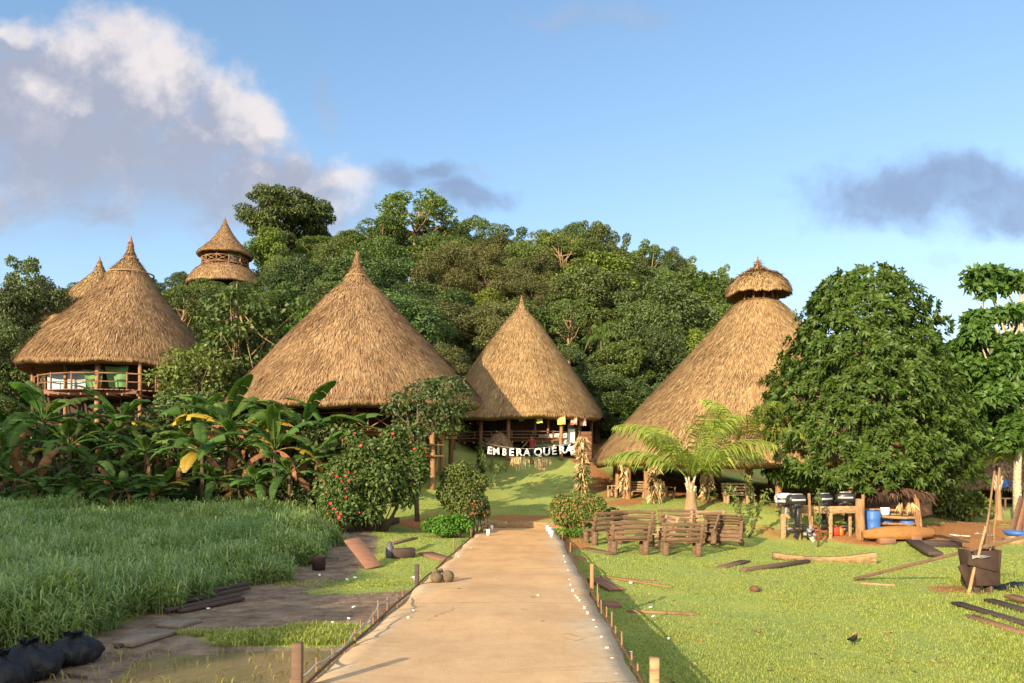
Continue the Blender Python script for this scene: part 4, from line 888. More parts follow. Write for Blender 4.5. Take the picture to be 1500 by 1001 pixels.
shrub('hibiscus_bush', [(500, 690, 26, 22, .3), (535, 670, 30, 26, 0), (570, 660, 28, 24, .3), (600, 690, 26, 24, .2), (560, 705, 34, 28, -.5), (520, 725, 30, 24, -.4), (590, 720, 24, 22, 0), (540, 745, 28, 20, -.7), (505, 748, 20, 18, -.5), (480, 715, 18, 20, 0), (575, 640, 20, 16, .3), (612, 665, 14, 16, .4), (515, 645, 18, 14, .6)], 25.5, .17, .105, 900, 'large leafy hibiscus bush with red flowers by the grass edge', L_MID, 51, fn=40, fsz=.062)
shrub('flowering_bush', [(488, 702, 14, 10, 0), (510, 706, 14, 10, .1), (500, 718, 16, 12, 0), (484, 735, 18, 16, .1), (512, 738, 18, 16, 0), (498, 755, 20, 14, -.1)], 24.2, .13, .08, 420, 'clump crowded with red flowers at the left of the hibiscus bush', L_MID, 52, fn=40, fsz=.062)
shrub('round_shrub', [(664, 700, 20, 18, .2), (676, 690, 20, 12, .3), (660, 725, 20, 16, 0), (684, 716, 22, 14, 0), (700, 708, 14, 14, .2), (676, 738, 26, 18, 0)], 26.5, .12, .075, 1000, 'rounded green shrub at the left end of the path', L_MID, 53)
shrub('red_leaved_shrub', [(700, 738, 15, 16, 0), (690, 752, 14, 12, -.1), (708, 750, 10, 12, .1)], 26.0, .075, .05, 1100, 'small dark shrub with reddish leaves beside the left end of the path', L_DARK, 54, fn=80, fm=FLOWER_O, fsz=.04)
shrub('low_shrub', [(632, 770, 14, 9, 0), (650, 766, 16, 10, 0), (670, 766, 16, 11, .1), (655, 774, 20, 8, -.2), (684, 770, 8, 8, 0)], 24.8, .11, .07, 700, 'low spreading green shrub left of the path end', L_BRIGHT, 55)
shrub('trimmed_hedge', [(822, 742, 15, 17, 0), (840, 738, 18, 15, 0), (858, 740, 18, 16, 0), (874, 744, 14, 18, 0), (826, 758, 16, 12, -.1), (848, 757, 20, 14, -.1), (868, 758, 16, 12, 0), (815, 748, 9, 14, .3), (880, 752, 8, 14, .3)], 26.0, .085, .055, 1500, 'trimmed boxy hedge with orange red leaf tips right of the path end', L_MID, 56, fn=150, fm=FLOWER_O, fsz=.045)
shrub('weed_tuft', [(897, 752, 8, 6, 0), (908, 755, 7, 5, 0)], 27.5, .14, .08, 160, 'small dark weed tuft on the lawn right of the trimmed hedge', L_DARK, 57, cat='plant')
shrub('weed_tuft', [(825, 779, 12, 5, 0), (842, 781, 14, 5, .1), (856, 778, 8, 5, 0)], 25.0, .09, .05, 260, 'low weeds at the foot of the trimmed hedge', L_BRIGHT, 58, cat='plant')
shrub('broad_shrub', [(1384, 742, 16, 16, 0), (1404, 735, 20, 17, 0), (1425, 735, 18, 15, .2), (1440, 742, 12, 12, 0), (1410, 748, 24, 10, -.2), (1395, 726, 14, 9, .3)], 34.5, .2, .12, 520, 'broad low shrub in front of the small dark hut at right', L_MID, 59)
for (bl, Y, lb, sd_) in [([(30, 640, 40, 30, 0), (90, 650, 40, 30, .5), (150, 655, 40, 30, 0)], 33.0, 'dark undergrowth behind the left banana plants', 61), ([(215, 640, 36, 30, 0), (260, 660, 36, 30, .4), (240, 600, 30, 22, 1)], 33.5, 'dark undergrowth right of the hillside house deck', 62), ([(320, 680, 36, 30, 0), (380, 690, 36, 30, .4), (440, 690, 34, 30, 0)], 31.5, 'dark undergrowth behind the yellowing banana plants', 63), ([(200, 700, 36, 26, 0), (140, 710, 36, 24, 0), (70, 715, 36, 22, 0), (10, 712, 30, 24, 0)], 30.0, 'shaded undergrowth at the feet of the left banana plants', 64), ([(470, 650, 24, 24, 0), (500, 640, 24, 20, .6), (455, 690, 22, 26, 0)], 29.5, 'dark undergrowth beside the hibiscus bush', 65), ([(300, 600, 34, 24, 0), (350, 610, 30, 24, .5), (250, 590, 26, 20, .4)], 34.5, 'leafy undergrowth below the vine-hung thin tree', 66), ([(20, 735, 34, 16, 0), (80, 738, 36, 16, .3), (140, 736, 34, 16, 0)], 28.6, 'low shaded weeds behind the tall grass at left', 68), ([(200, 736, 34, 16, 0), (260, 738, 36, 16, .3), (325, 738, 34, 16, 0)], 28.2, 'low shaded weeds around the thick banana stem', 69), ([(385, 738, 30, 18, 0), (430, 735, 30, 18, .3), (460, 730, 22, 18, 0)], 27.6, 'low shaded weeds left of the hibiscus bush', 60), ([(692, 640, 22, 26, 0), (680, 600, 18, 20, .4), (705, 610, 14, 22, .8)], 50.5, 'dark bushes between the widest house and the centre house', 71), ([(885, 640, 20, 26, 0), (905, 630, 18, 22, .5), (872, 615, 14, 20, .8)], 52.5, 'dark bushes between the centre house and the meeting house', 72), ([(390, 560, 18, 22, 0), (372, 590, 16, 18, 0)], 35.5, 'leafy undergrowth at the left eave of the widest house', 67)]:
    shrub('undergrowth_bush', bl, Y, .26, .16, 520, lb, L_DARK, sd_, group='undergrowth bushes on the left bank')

# -- banana plants
def banana_proto(i, dry, yellow, nl, h):
    r_ = np.random.default_rng(70+i); t = thing('banana_plant', None, None); s = MB(); pts = [(0, 0, -.4), (.02, .03, h*.5), (r_.normal()*.1, r_.normal()*.1, h)]; s.add(tube(pts, [.14, .11, .075], 9))
    for k in range(4): a = r_.uniform(0, 6.28); z = h*r_.uniform(.5, 1); s.add(tube([(.1*math.cos(a), .1*math.sin(a), z), (.2*math.cos(a), .2*math.sin(a), z-.25), (.17*math.cos(a), .17*math.sin(a), z-.6)], [.04, .035, .01], 5))
    s.build('stem', BSTEM, t, smooth=True); top = np.array(pts[-1])
    for k in range(nl):
        kind = 'dry' if k >= nl-dry else 'yellow' if k >= nl-dry-yellow else 'green'; f = k/nl; az = k*2.4+r_.normal()*.25
        el = {'green': 1.15-1.25*f, 'yellow': .45, 'dry': -.1}[kind]+r_.normal()*.12; cu = {'green': .9+.5*f, 'yellow': 1.25, 'dry': 1.3}[kind]*r_.uniform(.8, 1.15); L = r_.uniform(1.9, 2.8)*(.85 if kind == 'dry' else 1); Wd = r_.uniform(.25, .36)*(.75 if kind == 'dry' else 1)
        m = MB(); n = 22; tt = np.linspace(0, 1, n+1); ang = el-tt**1.4*cu*1.35; d = np.array([math.cos(az), math.sin(az), 0]); sd_ = np.array([-math.sin(az), math.cos(az), 0])
        pp = top+np.cumsum(np.cos(ang))[:, None]*L/n*d+np.cumsum(np.sin(ang))[:, None]*L/n*np.array([0, 0, 1.0]); m.add(tube(pp, np.linspace(.028, .005, n+1), 5))
        wf = np.where(tt < .14, 0.02, np.sin(np.pi*np.clip((tt-.12)/.9, 0, 1))**.55)*Wd; nrm = -np.sin(ang)[:, None]*d+np.cos(ang)[:, None]*np.array([0, 0, 1.0])
        for sg in (-1, 1):
            hang = .15 if kind != 'dry' else 1.0; i0 = 2
            while i0 < n:
                i1 = min(n, i0+int(r_.integers(1, 5) if kind != 'dry' else r_.integers(1, 3))); hg = hang+abs(r_.normal())*.28*(1.5 if kind == 'dry' else 1); V = []
                for q in range(i0, i1+1):
                    e = .012 if q == i1 and i1 < n else 0; p = pp[q]-(pp[q]-pp[q-1])*e*8
                    V += [p, p+sg*sd_*wf[q]*.55*math.cos(hg*.5)+nrm[q]*wf[q]*(.22-.35*hg), p+sg*sd_*wf[q]*math.cos(hg*.9)+nrm[q]*wf[q]*(.12-1.0*hg)]
                c = i1-i0; m.add((np.array(V), [[3*q+a, 3*q+a+1, 3*q+a+4, 3*q+a+3] for q in range(c) for a in (0, 1)])); i0 = i1
        m.build('leaf', {'green': L_BAN, 'yellow': L_BANY, 'dry': L_BANB}[kind], t)
    PROTO['banana%d' % i] = [t, False]
for i, a in enumerate([(2, 0, 13, 2.6), (3, 1, 13, 2.7), (1, 0, 11, 2.4), (5, 2, 14, 2.6), (2, 1, 11, 2.5)]): banana_proto(i, *a)
BAN = [(18, 625, 31, 2, 'at the far left edge'), (58, 604, 30, 0, 'below the left post of the hillside house'), (102, 640, 29, 2, 'below the pale blue wall panel'), (150, 632, 30.5, 0, 'below the green canvas sheets'), (178, 606, 32, 1, 'with dry leaves right below the hillside deck'), (214, 650, 29.5, 0, 'left of the big fallen green leaf'),
       (22, 690, 27.6, 4, 'low at the left edge over the tall grass'), (60, 705, 26.9, 2, 'low with long hanging leaves over the grass'), (112, 700, 27.1, 0, 'low in the middle of the left clump'), (140, 668, 28, 2, 'in the middle of the left clump'), (176, 700, 27.2, 0, 'low at the right of the left clump'), (298, 660, 27.6, 1, 'with a thick brown stem standing clear of the others'),
       (332, 622, 30, 3, 'with yellow leaves below the vine-hung tree'), (352, 650, 28.8, 2, 'half hidden behind the thick-stemmed one'), (404, 655, 28.2, 3, 'with many dry leaves in front of the widest house'), (440, 628, 30.2, 3, 'tall and yellowing under the left eave of the widest house'), (374, 704, 26.8, 2, 'young and low left of the hibiscus bush'),
       (252, 640, 31, 0, 'in deep shade behind the big fallen green leaf'), (462, 668, 28.6, 1, 'touching the left side of the hibiscus bush'), (286, 622, 32, 1, 'behind the thick-stemmed one with dry leaf tips'), (392, 625, 31.4, 1, 'at the left eave of the widest house'), (425, 690, 27.2, 2, 'low between the dry-leaved plant and the hibiscus bush'), (240, 700, 27.4, 4, 'low and shaded left of the thick-stemmed one'), (486, 640, 30.8, 4, 'with one long yellow leaf under the widest house'), (80, 655, 30.2, 4, 'between the two tallest plants at left'), (530, 700, 26.2, 2, 'young and upright inside the hibiscus bush'), (130, 725, 27.0, 2, 'youngest and lowest at the grass edge of the left clump'), (318, 700, 27.3, 2, 'young and pale right of the thick brown stem'), (0, 650, 29.6, 0, 'half cut by the left photo edge'), (350, 712, 27.0, 4, 'young, between the thick stem and the hibiscus bush'), (225, 722, 27.0, 2, 'youngest left of the thick brown stem')]
for (px, py, Y, k, w) in BAN:
    x = (px-750)/F*Y; g = g1(x, Y); py += 14 if px < 260 else 6; zt = H-(py-HZ)*Y/F; hh = [2.6, 2.7, 2.4, 2.6, 2.5][k]; s = (zt-g)/hh; s2 = np.clip(s, .62, 1.15)
    place('banana%d' % k, (x, Y, g), (s2, s2, max(s, .35)), 'banana plant '+w, 'banana plant', 'banana plants on the left bank')

# -- coconut palms
def coconut(px, py, Y, h, n, L, label, seed, lean=(0, 0), spread=1.0, flare=.3):
    r_ = np.random.default_rng(seed); x = (px-750)/F*Y; g = g1(x, Y); t = thing('coconut_palm', label, 'palm', (x, Y, g), 0, 'coconut palms by the meeting house'); b = MB()
    z = np.linspace(-.3, h, 12); b.add(tube(np.stack([lean[0]*(z/h)**2, lean[1]*(z/h)**2, z], 1), flare*np.exp(-np.clip(z, 0, 9)*1.5)+.10+.012*np.sin(np.arange(12)*2.6), 11)); b.build('trunk', BARK_TAN, t, smooth=True)
    f0 = MB()
    for k in range(16):
        a = k*.9; z0 = h*r_.uniform(.35, .95); f0.add(beam((.1*math.cos(a), .1*math.sin(a), z0), (.2*math.cos(a), .2*math.sin(a), z0+.35), .08, .02))
    for k in range(20):
        a = r_.uniform(0, 6.28); f0.add(tube([(flare*.9*math.cos(a), flare*.9*math.sin(a), .28), (flare*1.3*math.cos(a), flare*1.3*math.sin(a), -.1)], [.02, .012], 4))
    q = f0.build('leaf_bases', BARK_PALE, t); q['kind'] = 'stuff'; base = (lean[0], lean[1], h)
    for i in range(n):
        b = MB(); e = 1.45-.82*(i/n); frond(b, base, i*2.4+r_.normal()*.15, e+r_.normal()*.06, L*r_.uniform(.88, 1.1), r_, 1.08, r_.uniform(.74, 1.05)*spread, 38, .066); b.build('frond', L_PALM, t)
coconut(1012, 752, 28.5, 1.3, 12, 4.0, 'short coconut palm with a flared yellow trunk standing behind the stacked benches', 81, flare=.27)
coconut(1096, 735, 31.5, 2.2, 12, 3.3, 'second coconut palm half hidden against the mango tree', 82, flare=.22)
coconut(1462, 742, 35.5, 2.6, 8, 2.6, 'small yellow palm drooping over the dark hut at right', 83, flare=.15)
# ------------------------------------------------------------------ grass
TALL = mat('tall_grass_blades', (.12, .23, .07), (.34, .40, .14), .45, .45, island=[(0, (.14, .22, .07)), (.55, (.25, .34, .12)), (.9, (.36, .45, .19)), (1, (.55, .50, .27))], trans=.35, spec=.5, imix=.6, contrast=(.36, .66))
LAWN = mat('lawn_blades', (.22, .32, .10), (.37, .37, .065), .6, .55, island=[(0, (.19, .26, .045)), (.6, (.33, .37, .085)), (.93, (.42, .42, .12)), (1, (.50, .42, .18))], trans=.3, contrast=(.35, .65))
def blades(x, y, z, hgt, wid, lean, r_):
    """bent grass blades: quad plus tip"""
    n = len(x); a = r_.uniform(0, 6.283, n); d = np.stack([np.cos(a), np.sin(a), 0*a], 1); s = np.stack([-np.sin(a), np.cos(a), 0*a], 1)*(wid*.5)[:, None]; p = np.stack([x, y, z], 1)
    m = p+d*(hgt*lean*.35)[:, None]+np.array([0, 0, 1.0])*(hgt*.6)[:, None]; t = p+d*(hgt*lean)[:, None]+np.array([0, 0, 1.0])*(hgt*(1-.35*lean))[:, None]
    V = np.stack([p-s, p+s, m+s, m-s, t], 1).reshape(-1, 3); q = np.arange(n)[:, None]*5; return V, q+[0, 1, 2, 3], q+[3, 2, 4]
def add_bl(b, r): V, q, t = r; n0 = b.n; b.add((V, q)); b.F.append((t+n0, 0))
def tall_grass():
    r_ = np.random.default_rng(91); b = MB(); N = 60000; y = 5.5+21.3*np.sqrt(r_.uniform(size=N)); x0 = -.80*y-.5; e = grass_edge(y)+.25*np.sin(y*2.1)+.15*np.sin(y*5.3); x = x0+(e-x0)*r_.uniform(size=N); k = y < 26.6; x, y, e = x[k], y[k], e[k]
    n = len(x); hs = (.55+.20*np.sin(x*.9+1)*np.sin(y*.7)+.22*np.sin(x*2.3+.6*y)*np.sin(y*1.9-x*.4)+r_.normal(size=n)*.12+.22)*(.55+.45*smin(e-x, 0, .9)); hs = np.clip(hs, .2, 1.2)*.92; z = gz(x, y)-.03
    az = r_.uniform(0, 6.283, n); ln = r_.uniform(.05, .3, n)
    for f in (.30, .5, .68, .84, 1.0):
        sx, sy, sz = x+np.cos(az)*ln*hs*f, y+np.sin(az)*ln*hs*f, z+hs*f*.86; a = r_.uniform(0, 6.283, n); el = r_.uniform(.15, 1.1, n)*(.7+.5*f); L = r_.uniform(.17, .42, n); w = r_.uniform(.010, .021, n)*(1+.03*y)
        d = np.stack([np.cos(a)*np.cos(el), np.sin(a)*np.cos(el), np.sin(el)], 1); p = np.stack([sx, sy, sz], 1)-d*.02; s = np.stack([-np.sin(a), np.cos(a), 0*a], 1)*(w*.5)[:, None]
        m = p+d*(L*.55)[:, None]; t = p+d*L[:, None]*np.array([1, 1, .75])-np.array([0, 0, 1.0])*(L*.22)[:, None]; V = np.stack([p-s*.6, p+s*.6, m+s, m-s, t], 1).reshape(-1, 3); q = np.arange(n)[:, None]*5; n0 = b.n; b.add((V, q+[0, 1, 2, 3])); b.F.append((q+[3, 2, 4]+n0, 0))
    k = r_.uniform(size=n) < .55; add_bl(b, blades(x[k], y[k], z[k], hs[k]*r_.uniform(.8, 1.1, k.sum()), np.full(k.sum(), .016), r_.uniform(.1, .5, k.sum()), r_))
    o = b.build('tall_grass', TALL); o['kind'] = 'stuff'; tag(o, 'tall shaded grass filling the ground left of the path', 'grass')
tall_grass()
def lawn():
    r_ = np.random.default_rng(92); b = MB(); N = 560000; y = 5.6*(34/5.6)**r_.uniform(size=N)**.85; x = r_.uniform(-.30, .78, N)*y+r_.normal(size=N)*.2
    k = ~on_path(x, y, .02); x, y = x[k], y[k]; dw = np.maximum(dirt_w(x, y), mud_w(x, y)); cl = .5+.5*wob(x, y, 2.3)+.35*wob(x, y, .6); k = (r_.uniform(size=len(x)) > dw*1.25)&(r_.uniform(size=len(x)) < .30+.6*np.clip(cl, 0, 1))&(forest_w(x, y) < .3)&(x > grass_edge(np.clip(y, 5, 26))); x, y, cl = x[k], y[k], cl[k]; n = len(x)
    h = r_.uniform(.012, .034, n)*(1+.35*np.clip(cl, -1, 1))*(1+smin(x, .55*y, .75*y)*1.2*(y < 17)); w = r_.uniform(.003, .0055, n)*(1+.09*y); add_bl(b, blades(x, y, gz(x, y)-.004, h*(1+.012*y), w, r_.uniform(.3, 1.2, n), r_))
    o = b.build('lawn_grass', LAWN); o['kind'] = 'stuff'; tag(o, 'short sunlit lawn grass right of the path', 'grass')
    b = MB()
    for cx, cy, rx, ry, n, hh in [(-2.75, 10.55, 1.75, .5, 9000, .13), (11.4, 15.6, 1.6, 2.0, 8000, .2), (9.6, 12.3, 2.4, 2.6, 9000, .09), (7.6, 9.6, 1.8, 1.3, 5000, .07), (-3.6, 15.6, 1.6, .5, 2500, .06)]:
        a = r_.uniform(0, 6.28, n); q = np.sqrt(r_.uniform(size=n))*(1+.18*np.sin(5*a)+.1*np.sin(11*a)); x, y = cx+rx*q*np.cos(a), cy+ry*q*np.sin(a); k = ~on_path(x, y, .03); x, y = x[k], y[k]; n = len(x)
        add_bl(b, blades(x, y, gz(x, y)-.01, hh*r_.uniform(.4, 1.15, n), r_.uniform(.007, .014, n), r_.uniform(.3, 1.2, n), r_))
    o = b.build('grass_tufts', LAWN); o['kind'] = 'stuff'; tag(o, 'longer grass in patches beside the mud and at the right edge', 'grass')
lawn()
WAT = bpy.data.materials.new('puddle_water'); WAT.use_nodes = True
_b = WAT.node_tree.nodes['Principled BSDF']; _b.inputs['Base Color'].default_value = (.27, .225, .115, 1); _b.inputs['Roughness'].default_value = .06; _b.inputs['Specular IOR Level'].default_value = .5; _b.inputs['Alpha'].default_value = .62
def puddle():
    n = 60; a = np.arange(n)/n*6.283; V = [(-3.6, 8.9, 0)]
    for q in a: rr = 1+.08*math.sin(3*q)+.05*math.sin(7*q+1); V.append((-3.6+2.6*rr*math.cos(q), 8.9+1.15*rr*math.sin(q), 0))
    V = np.array(V); V = V[(V[:, 0] < 99)]; V[:, 0] = np.minimum(V[:, 0], path_l(V[:, 1])+.1); V[:, 2] = float(np.mean(gz(V[1:, 0].clip(-6.3, -2.2), V[1:, 1])))-.005
    b = MB(); b.add((V, [[0, i+1, (i+1) % n+1] for i in range(n)])); b.build('puddle', WAT)['kind'] = 'structure'
    r_ = np.random.default_rng(93); m = 420; a = r_.uniform(0, 6.28, m); q = np.sqrt(r_.uniform(size=m)); x, y = -3.6+2.4*q*np.cos(a), 8.9+1.0*q*np.sin(a); k = x < path_l(y)-.05; x, y = x[k], y[k]; b = MB()
    add_bl(b, blades(x, y, gz(x, y), r_.uniform(.06, .2, len(x)), r_.uniform(.008, .018, len(x)), r_.uniform(.4, 1.6, len(x)), r_)); o = b.build('puddle_grass', leafmat('yellowed_wet_grass', (.28, .22, .06), (.2, .22, .05), 0, .2)); o['kind'] = 'stuff'; tag(o, 'sparse yellowed grass standing in the puddle', 'grass')
puddle()

def leaf_litter():
    r_ = np.random.default_rng(95); n = 1500; y = 6.5*(30/6.5)**r_.uniform(size=n); x = r_.uniform(-.28, .72, n)*y; k = (x > grass_edge(np.clip(y, 5, 26))+.2) & (~on_path(x, y, .05) | (r_.uniform(size=n) < .05)) & (r_.uniform(size=n) < .25+.75*(wob(x, y, .8) > .15)); x, y = x[k], y[k]; n = len(x)
    z = np.where(on_path(x, y), path_z(y)+.016, gz(x, y)+.014); a = r_.uniform(0, 6.28, n); b = MB(); b.add(leaves(np.stack([x, y, z], 1), np.stack([np.cos(a), np.sin(a), r_.uniform(0, .3, n)], 1), r_.uniform(.04, .11, n), r_.uniform(.02, .05, n), r_, .3, .05, up=np.tile([0, 0, 1.0], (n, 1))))
    o = b.build('leaf_litter', mat('fallen_leaves', (.22, .12, .05), (.33, .21, .09), .9, 3, island=[(0, (.13, .065, .035)), (.6, (.27, .16, .07)), (1, (.42, .32, .14))])); o['kind'] = 'stuff'; tag(o, 'dry fallen leaves scattered over the lawn and mud', 'leaves')
leaf_litter()
# ------------------------------------------------------------------ small things
WHITE = mat('white_paint', (.80, .79, .76), (.66, .64, .60), .6, 9)
WHITE_P = mat('white_plastic', (.78, .78, .78), None, .4)
CHIP = mat('grey_white_chip', (.58, .56, .52), None, .7)
DRY = mat('dried_leaf', (.50, .37, .19), (.34, .22, .10), .85, 5, island=[(0, (.30, .19, .09)), (.6, (.52, .39, .2)), (1, (.66, .54, .32))])
ROPE = mat('grey_cord', (.32, .30, .27), None, .9)
RUST = mat('rusty_iron', (.16, .075, .04), (.09, .05, .035), .85, 12, .2)
BLACKP = mat('black_bag_plastic', (.009, .010, .013), (.016, .017, .021), .45, 9, .9, spec=.25)
BLUE = mat('blue_drum_plastic', (.035, .11, .38), (.05, .15, .42), .45, 4)
REDP = mat('red_can_plastic', (.62, .055, .025), (.5, .05, .03), .4)
SILVER = mat('silver_engine_paint', (.62, .63, .64), (.50, .51, .53), .35, 6, metal=.35)
BLACKM = mat('black_engine_paint', (.018, .018, .02), (.03, .03, .032), .35, 6)
CANOE = mat('orange_dugout_wood', (.40, .19, .05), (.29, .12, .035), .7, 3, .25, stretch=(.6, 5, 5))
SLAT = mat('weathered_bench_slats', (.20, .122, .07), (.075, .045, .03), .85, 4, .5, stretch=(.8, 7, 7), contrast=(.36, .68))
SLAT_LT = mat('pale_bench_slats', (.36, .25, .14), (.25, .165, .09), .85, 4, .3, stretch=(.8, 7, 7))
DARKW = mat('dark_damp_plank', (.085, .055, .045), (.05, .034, .03), .75, 4, .3, stretch=(.8, 6, 6))
STAKE = mat('thin_wood_stake', (.27, .165, .08), (.18, .10, .05), .85, 5)

def pathY(py): return 1.71*F/(py-HZ-.0265*F)
def lie(name, A, B, w, th, label, cat, m, lift=0.0, group=None, tilt=0.0, wedge=None):
    a, b = GP(*A), GP(*B); up = np.array([0, 0, th/2+lift]); o = MB().add(beam(a+up, b+up, w, th, tilt, .008)).build(name, m); return tag(o, label, cat, group)

# -- letter sign between a leaf-wrapped post and a vine stake
def text_mesh(ch, size, depth):
    cu = bpy.data.curves.new('letter_curve', 'FONT'); cu.body = ch; cu.size = size; cu.extrude = depth; cu.offset = size*.022; cu.align_x = 'CENTER'; cu.resolution_u = 4
    o = bpy.data.objects.new('letter_tmp', cu); COL.objects.link(o); bpy.context.view_layer.update(); me = bpy.data.meshes.new_from_object(o.evaluated_get(bpy.context.evaluated_depsgraph_get()))
    bpy.data.objects.remove(o); bpy.data.curves.remove(cu); me.name = 'letter'; return me
def sign():
    Y = 36.6; base = P(780, 663, Y); t = thing('letter_sign', 'row of white hand-cut letters reading EMBERA QUÉRÁ hung on a cord', 'sign', base)
    L = [('E', 717, 665, 1.0), ('M', 727, 666, .95), ('B', 738.5, 667, .95), ('E', 749, 667.5, 1), ('R', 760.5, 668, 1.02), ('A', 771.5, 668, 1), ('Q', 788.5, 667.5, 1.05), ('U', 800.5, 667, 1.05), ('É', 812, 666, 1.05), ('R', 823.5, 664.5, 1.05), ('Á', 833, 663.5, 1)]
    for i, (ch, px, py, s) in enumerate(L):
        me = text_mesh(ch, .50*s, .014); me.materials.append(WHITE); o = bpy.data.objects.new('letter', me); COL.objects.link(o); o.parent = t; KIDS.setdefault(t.name, []).append(o)
        p = P(px, py, Y)-base; o.location = tuple(p); o.rotation_euler = (R(90), R([4, -3, 6, 2, -2, 3, -3, 2, -4, -3, 5][i]), R([5, 22, -38, 8, -6, 4, 2, -5, 3, -8, 10][i]))
    b = MB(); p = P(839, 660.5, Y-.05)-base; b.add(box(.25, .03, .46, p, rotm(0, R(-8), 0), .01)); q = b.build('plaque', WHITE, t); b = MB()
    for dz in (-.10, .02): b.add(box(.15, .012, .03, p+np.array([0, -.018, dz]), rotm(0, R(-8), 0), .003))
    b.build('dark_marks', DARKW, q)
    xs = np.linspace(707, 846, 30); b = MB(); b.add(tube([P(x, 649+10*math.sin(math.pi*(x-707)/139)-3*(x-707)/139, Y+.03)-base for x in xs], .012, 5)); b.build('cord', ROPE, t)
    for px, y0, y1, n, lb in [(762, 670, 689, 55, 'left dry straw fringe hanging under the letter sign'), (795, 671, 692, 60, 'right dry straw fringe hanging under the letter sign')]:
        r_ = np.random.default_rng(px); b = MB(); x = r_.uniform(-14, 14, n); tp = np.stack([P(px+a*.95, y0+abs(a)*.15, Y+.08+r_.normal()*.04) for a in x]); ln = np.array([P(px+a*.75+r_.normal()*2.0, y1-abs(a)*.5+r_.normal()*2.5, Y+.08+r_.normal()*.05) for a in x]); s = np.array([.011, 0, 0]); m = (tp+ln)/2+r_.normal(size=tp.shape)*.02
        V = np.stack([tp-s, tp+s, m+s*1.3, ln+s*.3, ln-s*.3, m-s*1.3], 1).reshape(-1, 3); k = np.arange(n)[:, None]*6; b.add((V, np.concatenate([k+[0, 1, 2, 5], k+[5, 2, 3, 4]])))
        b.add(tube([P(px-15, y0, Y+.08), P(px+15, y0, Y+.08)], .012, 5)); tag(b.build('straw_fringe', DRY), lb, 'straw fringe', 'straw fringes under the letter sign')
sign()
def leaf_post(px, pyb, pyt, Y, label, seed, n=90, green=.0, r=.05, L=.34, ground=True, wd=.16):
    r_ = np.random.default_rng(seed); x = (px-750)/F*Y; g = g1(x, Y); h = H-(pyt-HZ)*Y/F-g; t = thing('leaf_wrapped_post', label, 'post', (x, Y, g), 0, 'posts wrapped in dried leaves'); b = MB(); b.add(log((0, 0, -.3), (.05, 0, h), r, r*.8)); b.build('post', POST, t)
    b = MB(); z = r_.uniform(.12*h, h, n); a = r_.uniform(0, 6.28, n); p = np.stack([np.cos(a)*r*1.6, np.sin(a)*r*1.6, z], 1); ax_ = np.stack([np.cos(a), np.sin(a), r_.normal(size=n)*.6-.35], 1); b.add(leaves(p, ax_, L*r_.uniform(.5, 1.2, n), wd*r_.uniform(.5, 1.2, n), r_, .4, .45)); b.build('dried_leaves', DRY, t)
    if green:
        b = MB(); m = int(n*green); z = r_.uniform(.1*h, .5*h, m); a = r_.uniform(0, 6.28, m); p = np.stack([np.cos(a)*r*2+.12, np.sin(a)*r*2, z], 1); b.add(leaves(p, np.stack([np.cos(a), np.sin(a), r_.normal(size=m)*.5], 1), .22, .11, r_, .3, .3)); b.build('green_leaves', L_MID, t)
leaf_post(852, 722, 640, 36.4, 'dried-leaf wrapped post at the right end of the letter sign', 101, 170, .9, .06, .42)
leaf_post(914, 722, 682, 34.5, 'leaf-wrapped post at the left end of the meeting house', 102, 60, 0, .05, .3)
leaf_post(958, 730, 672, 31.6, 'pale leaf-wrapped post in the middle of the meeting house front', 103, 130, 0, .06, .34)
leaf_post(1037, 732, 690, 30.6, 'leaf-wrapped post beside the coconut palm trunk', 104, 60, .4, .05, .3)
def leafy_stake(px, pyb, pxt, pyt, Y, label, seed, n=110, L=.22, group='leafy living stakes', cm=None):
    r_ = np.random.default_rng(seed); a = np.array([(px-750)/F*Y, Y, g1((px-750)/F*Y, Y)]); e = P(pxt, pyt, Y+r_.normal()*.2)-a; t = thing('leafy_stake', label, 'plant', a, 0, group); b = MB(); m = e*.5+np.array([.08, 0, .05]); b.add(tube([(0, 0, -.2), m, e], [.04, .03, .015], 7)); b.build('stem', BARK, t, smooth=True)
    s = r_.uniform(.12, 1.05, n)**.8; p = e*s[:, None]+r_.normal(size=(n, 3))*.06; ax_ = r_.normal(size=(n, 3))+np.array([0, 0, -.3]); b = MB(); b.add(leaves(p, ax_, L*r_.uniform(.6, 1.2, n), L*.5, r_, .3, .3)); b.build('leaves', cm or L_MID, t)
leafy_stake(707, 712, 703, 652, 36.6, 'vine-covered stake at the left end of the letter sign', 111, 120, .3)
leafy_stake(716, 705, 732, 678, 36.4, 'low vine shoot leaning right below the letter sign', 112, 40, .28)
leafy_stake(1090, 772, 1072, 715, 27.0, 'leafy stake leaning left behind the stacked benches', 113, 80, .18)
leafy_stake(1094, 785, 1122, 722, 26.0, 'leafy stake leaning right beside the stacked benches', 114, 90, .18)
leafy_stake(1108, 760, 1092, 695, 29.0, 'thin leafy stake before the second coconut palm', 115, 70, .18)
leafy_stake(1197.5, 797, 1198, 719, 25.6, 'upright stake with green leaves in front of the engine rail', 116, 70, .16)

# -- small thatch canopy left of the sign
def canopy():
    Y = 41.0; p = P(731, 672, Y); g = g1(p[0], Y); t = thing('thatch_canopy', 'little golden thatch canopy standing left of the letter sign', 'canopy', (p[0], Y, g)); zt = H-(634-HZ)*Y/F-g; zb = H-(655-HZ)*Y/F-g
    b = roof_mesh([(.03, zt), (.3, zt-.16), (.62, zb+.2), (.78, zb)], 900, 121, .45, .05, .04); b.build('roof', THATCH, t)
    for a in range(45, 405, 90): post(t, .55*math.cos(R(a)), .55*math.sin(R(a)), -.3, zb+.2, .035, POST, seed=a)
canopy()
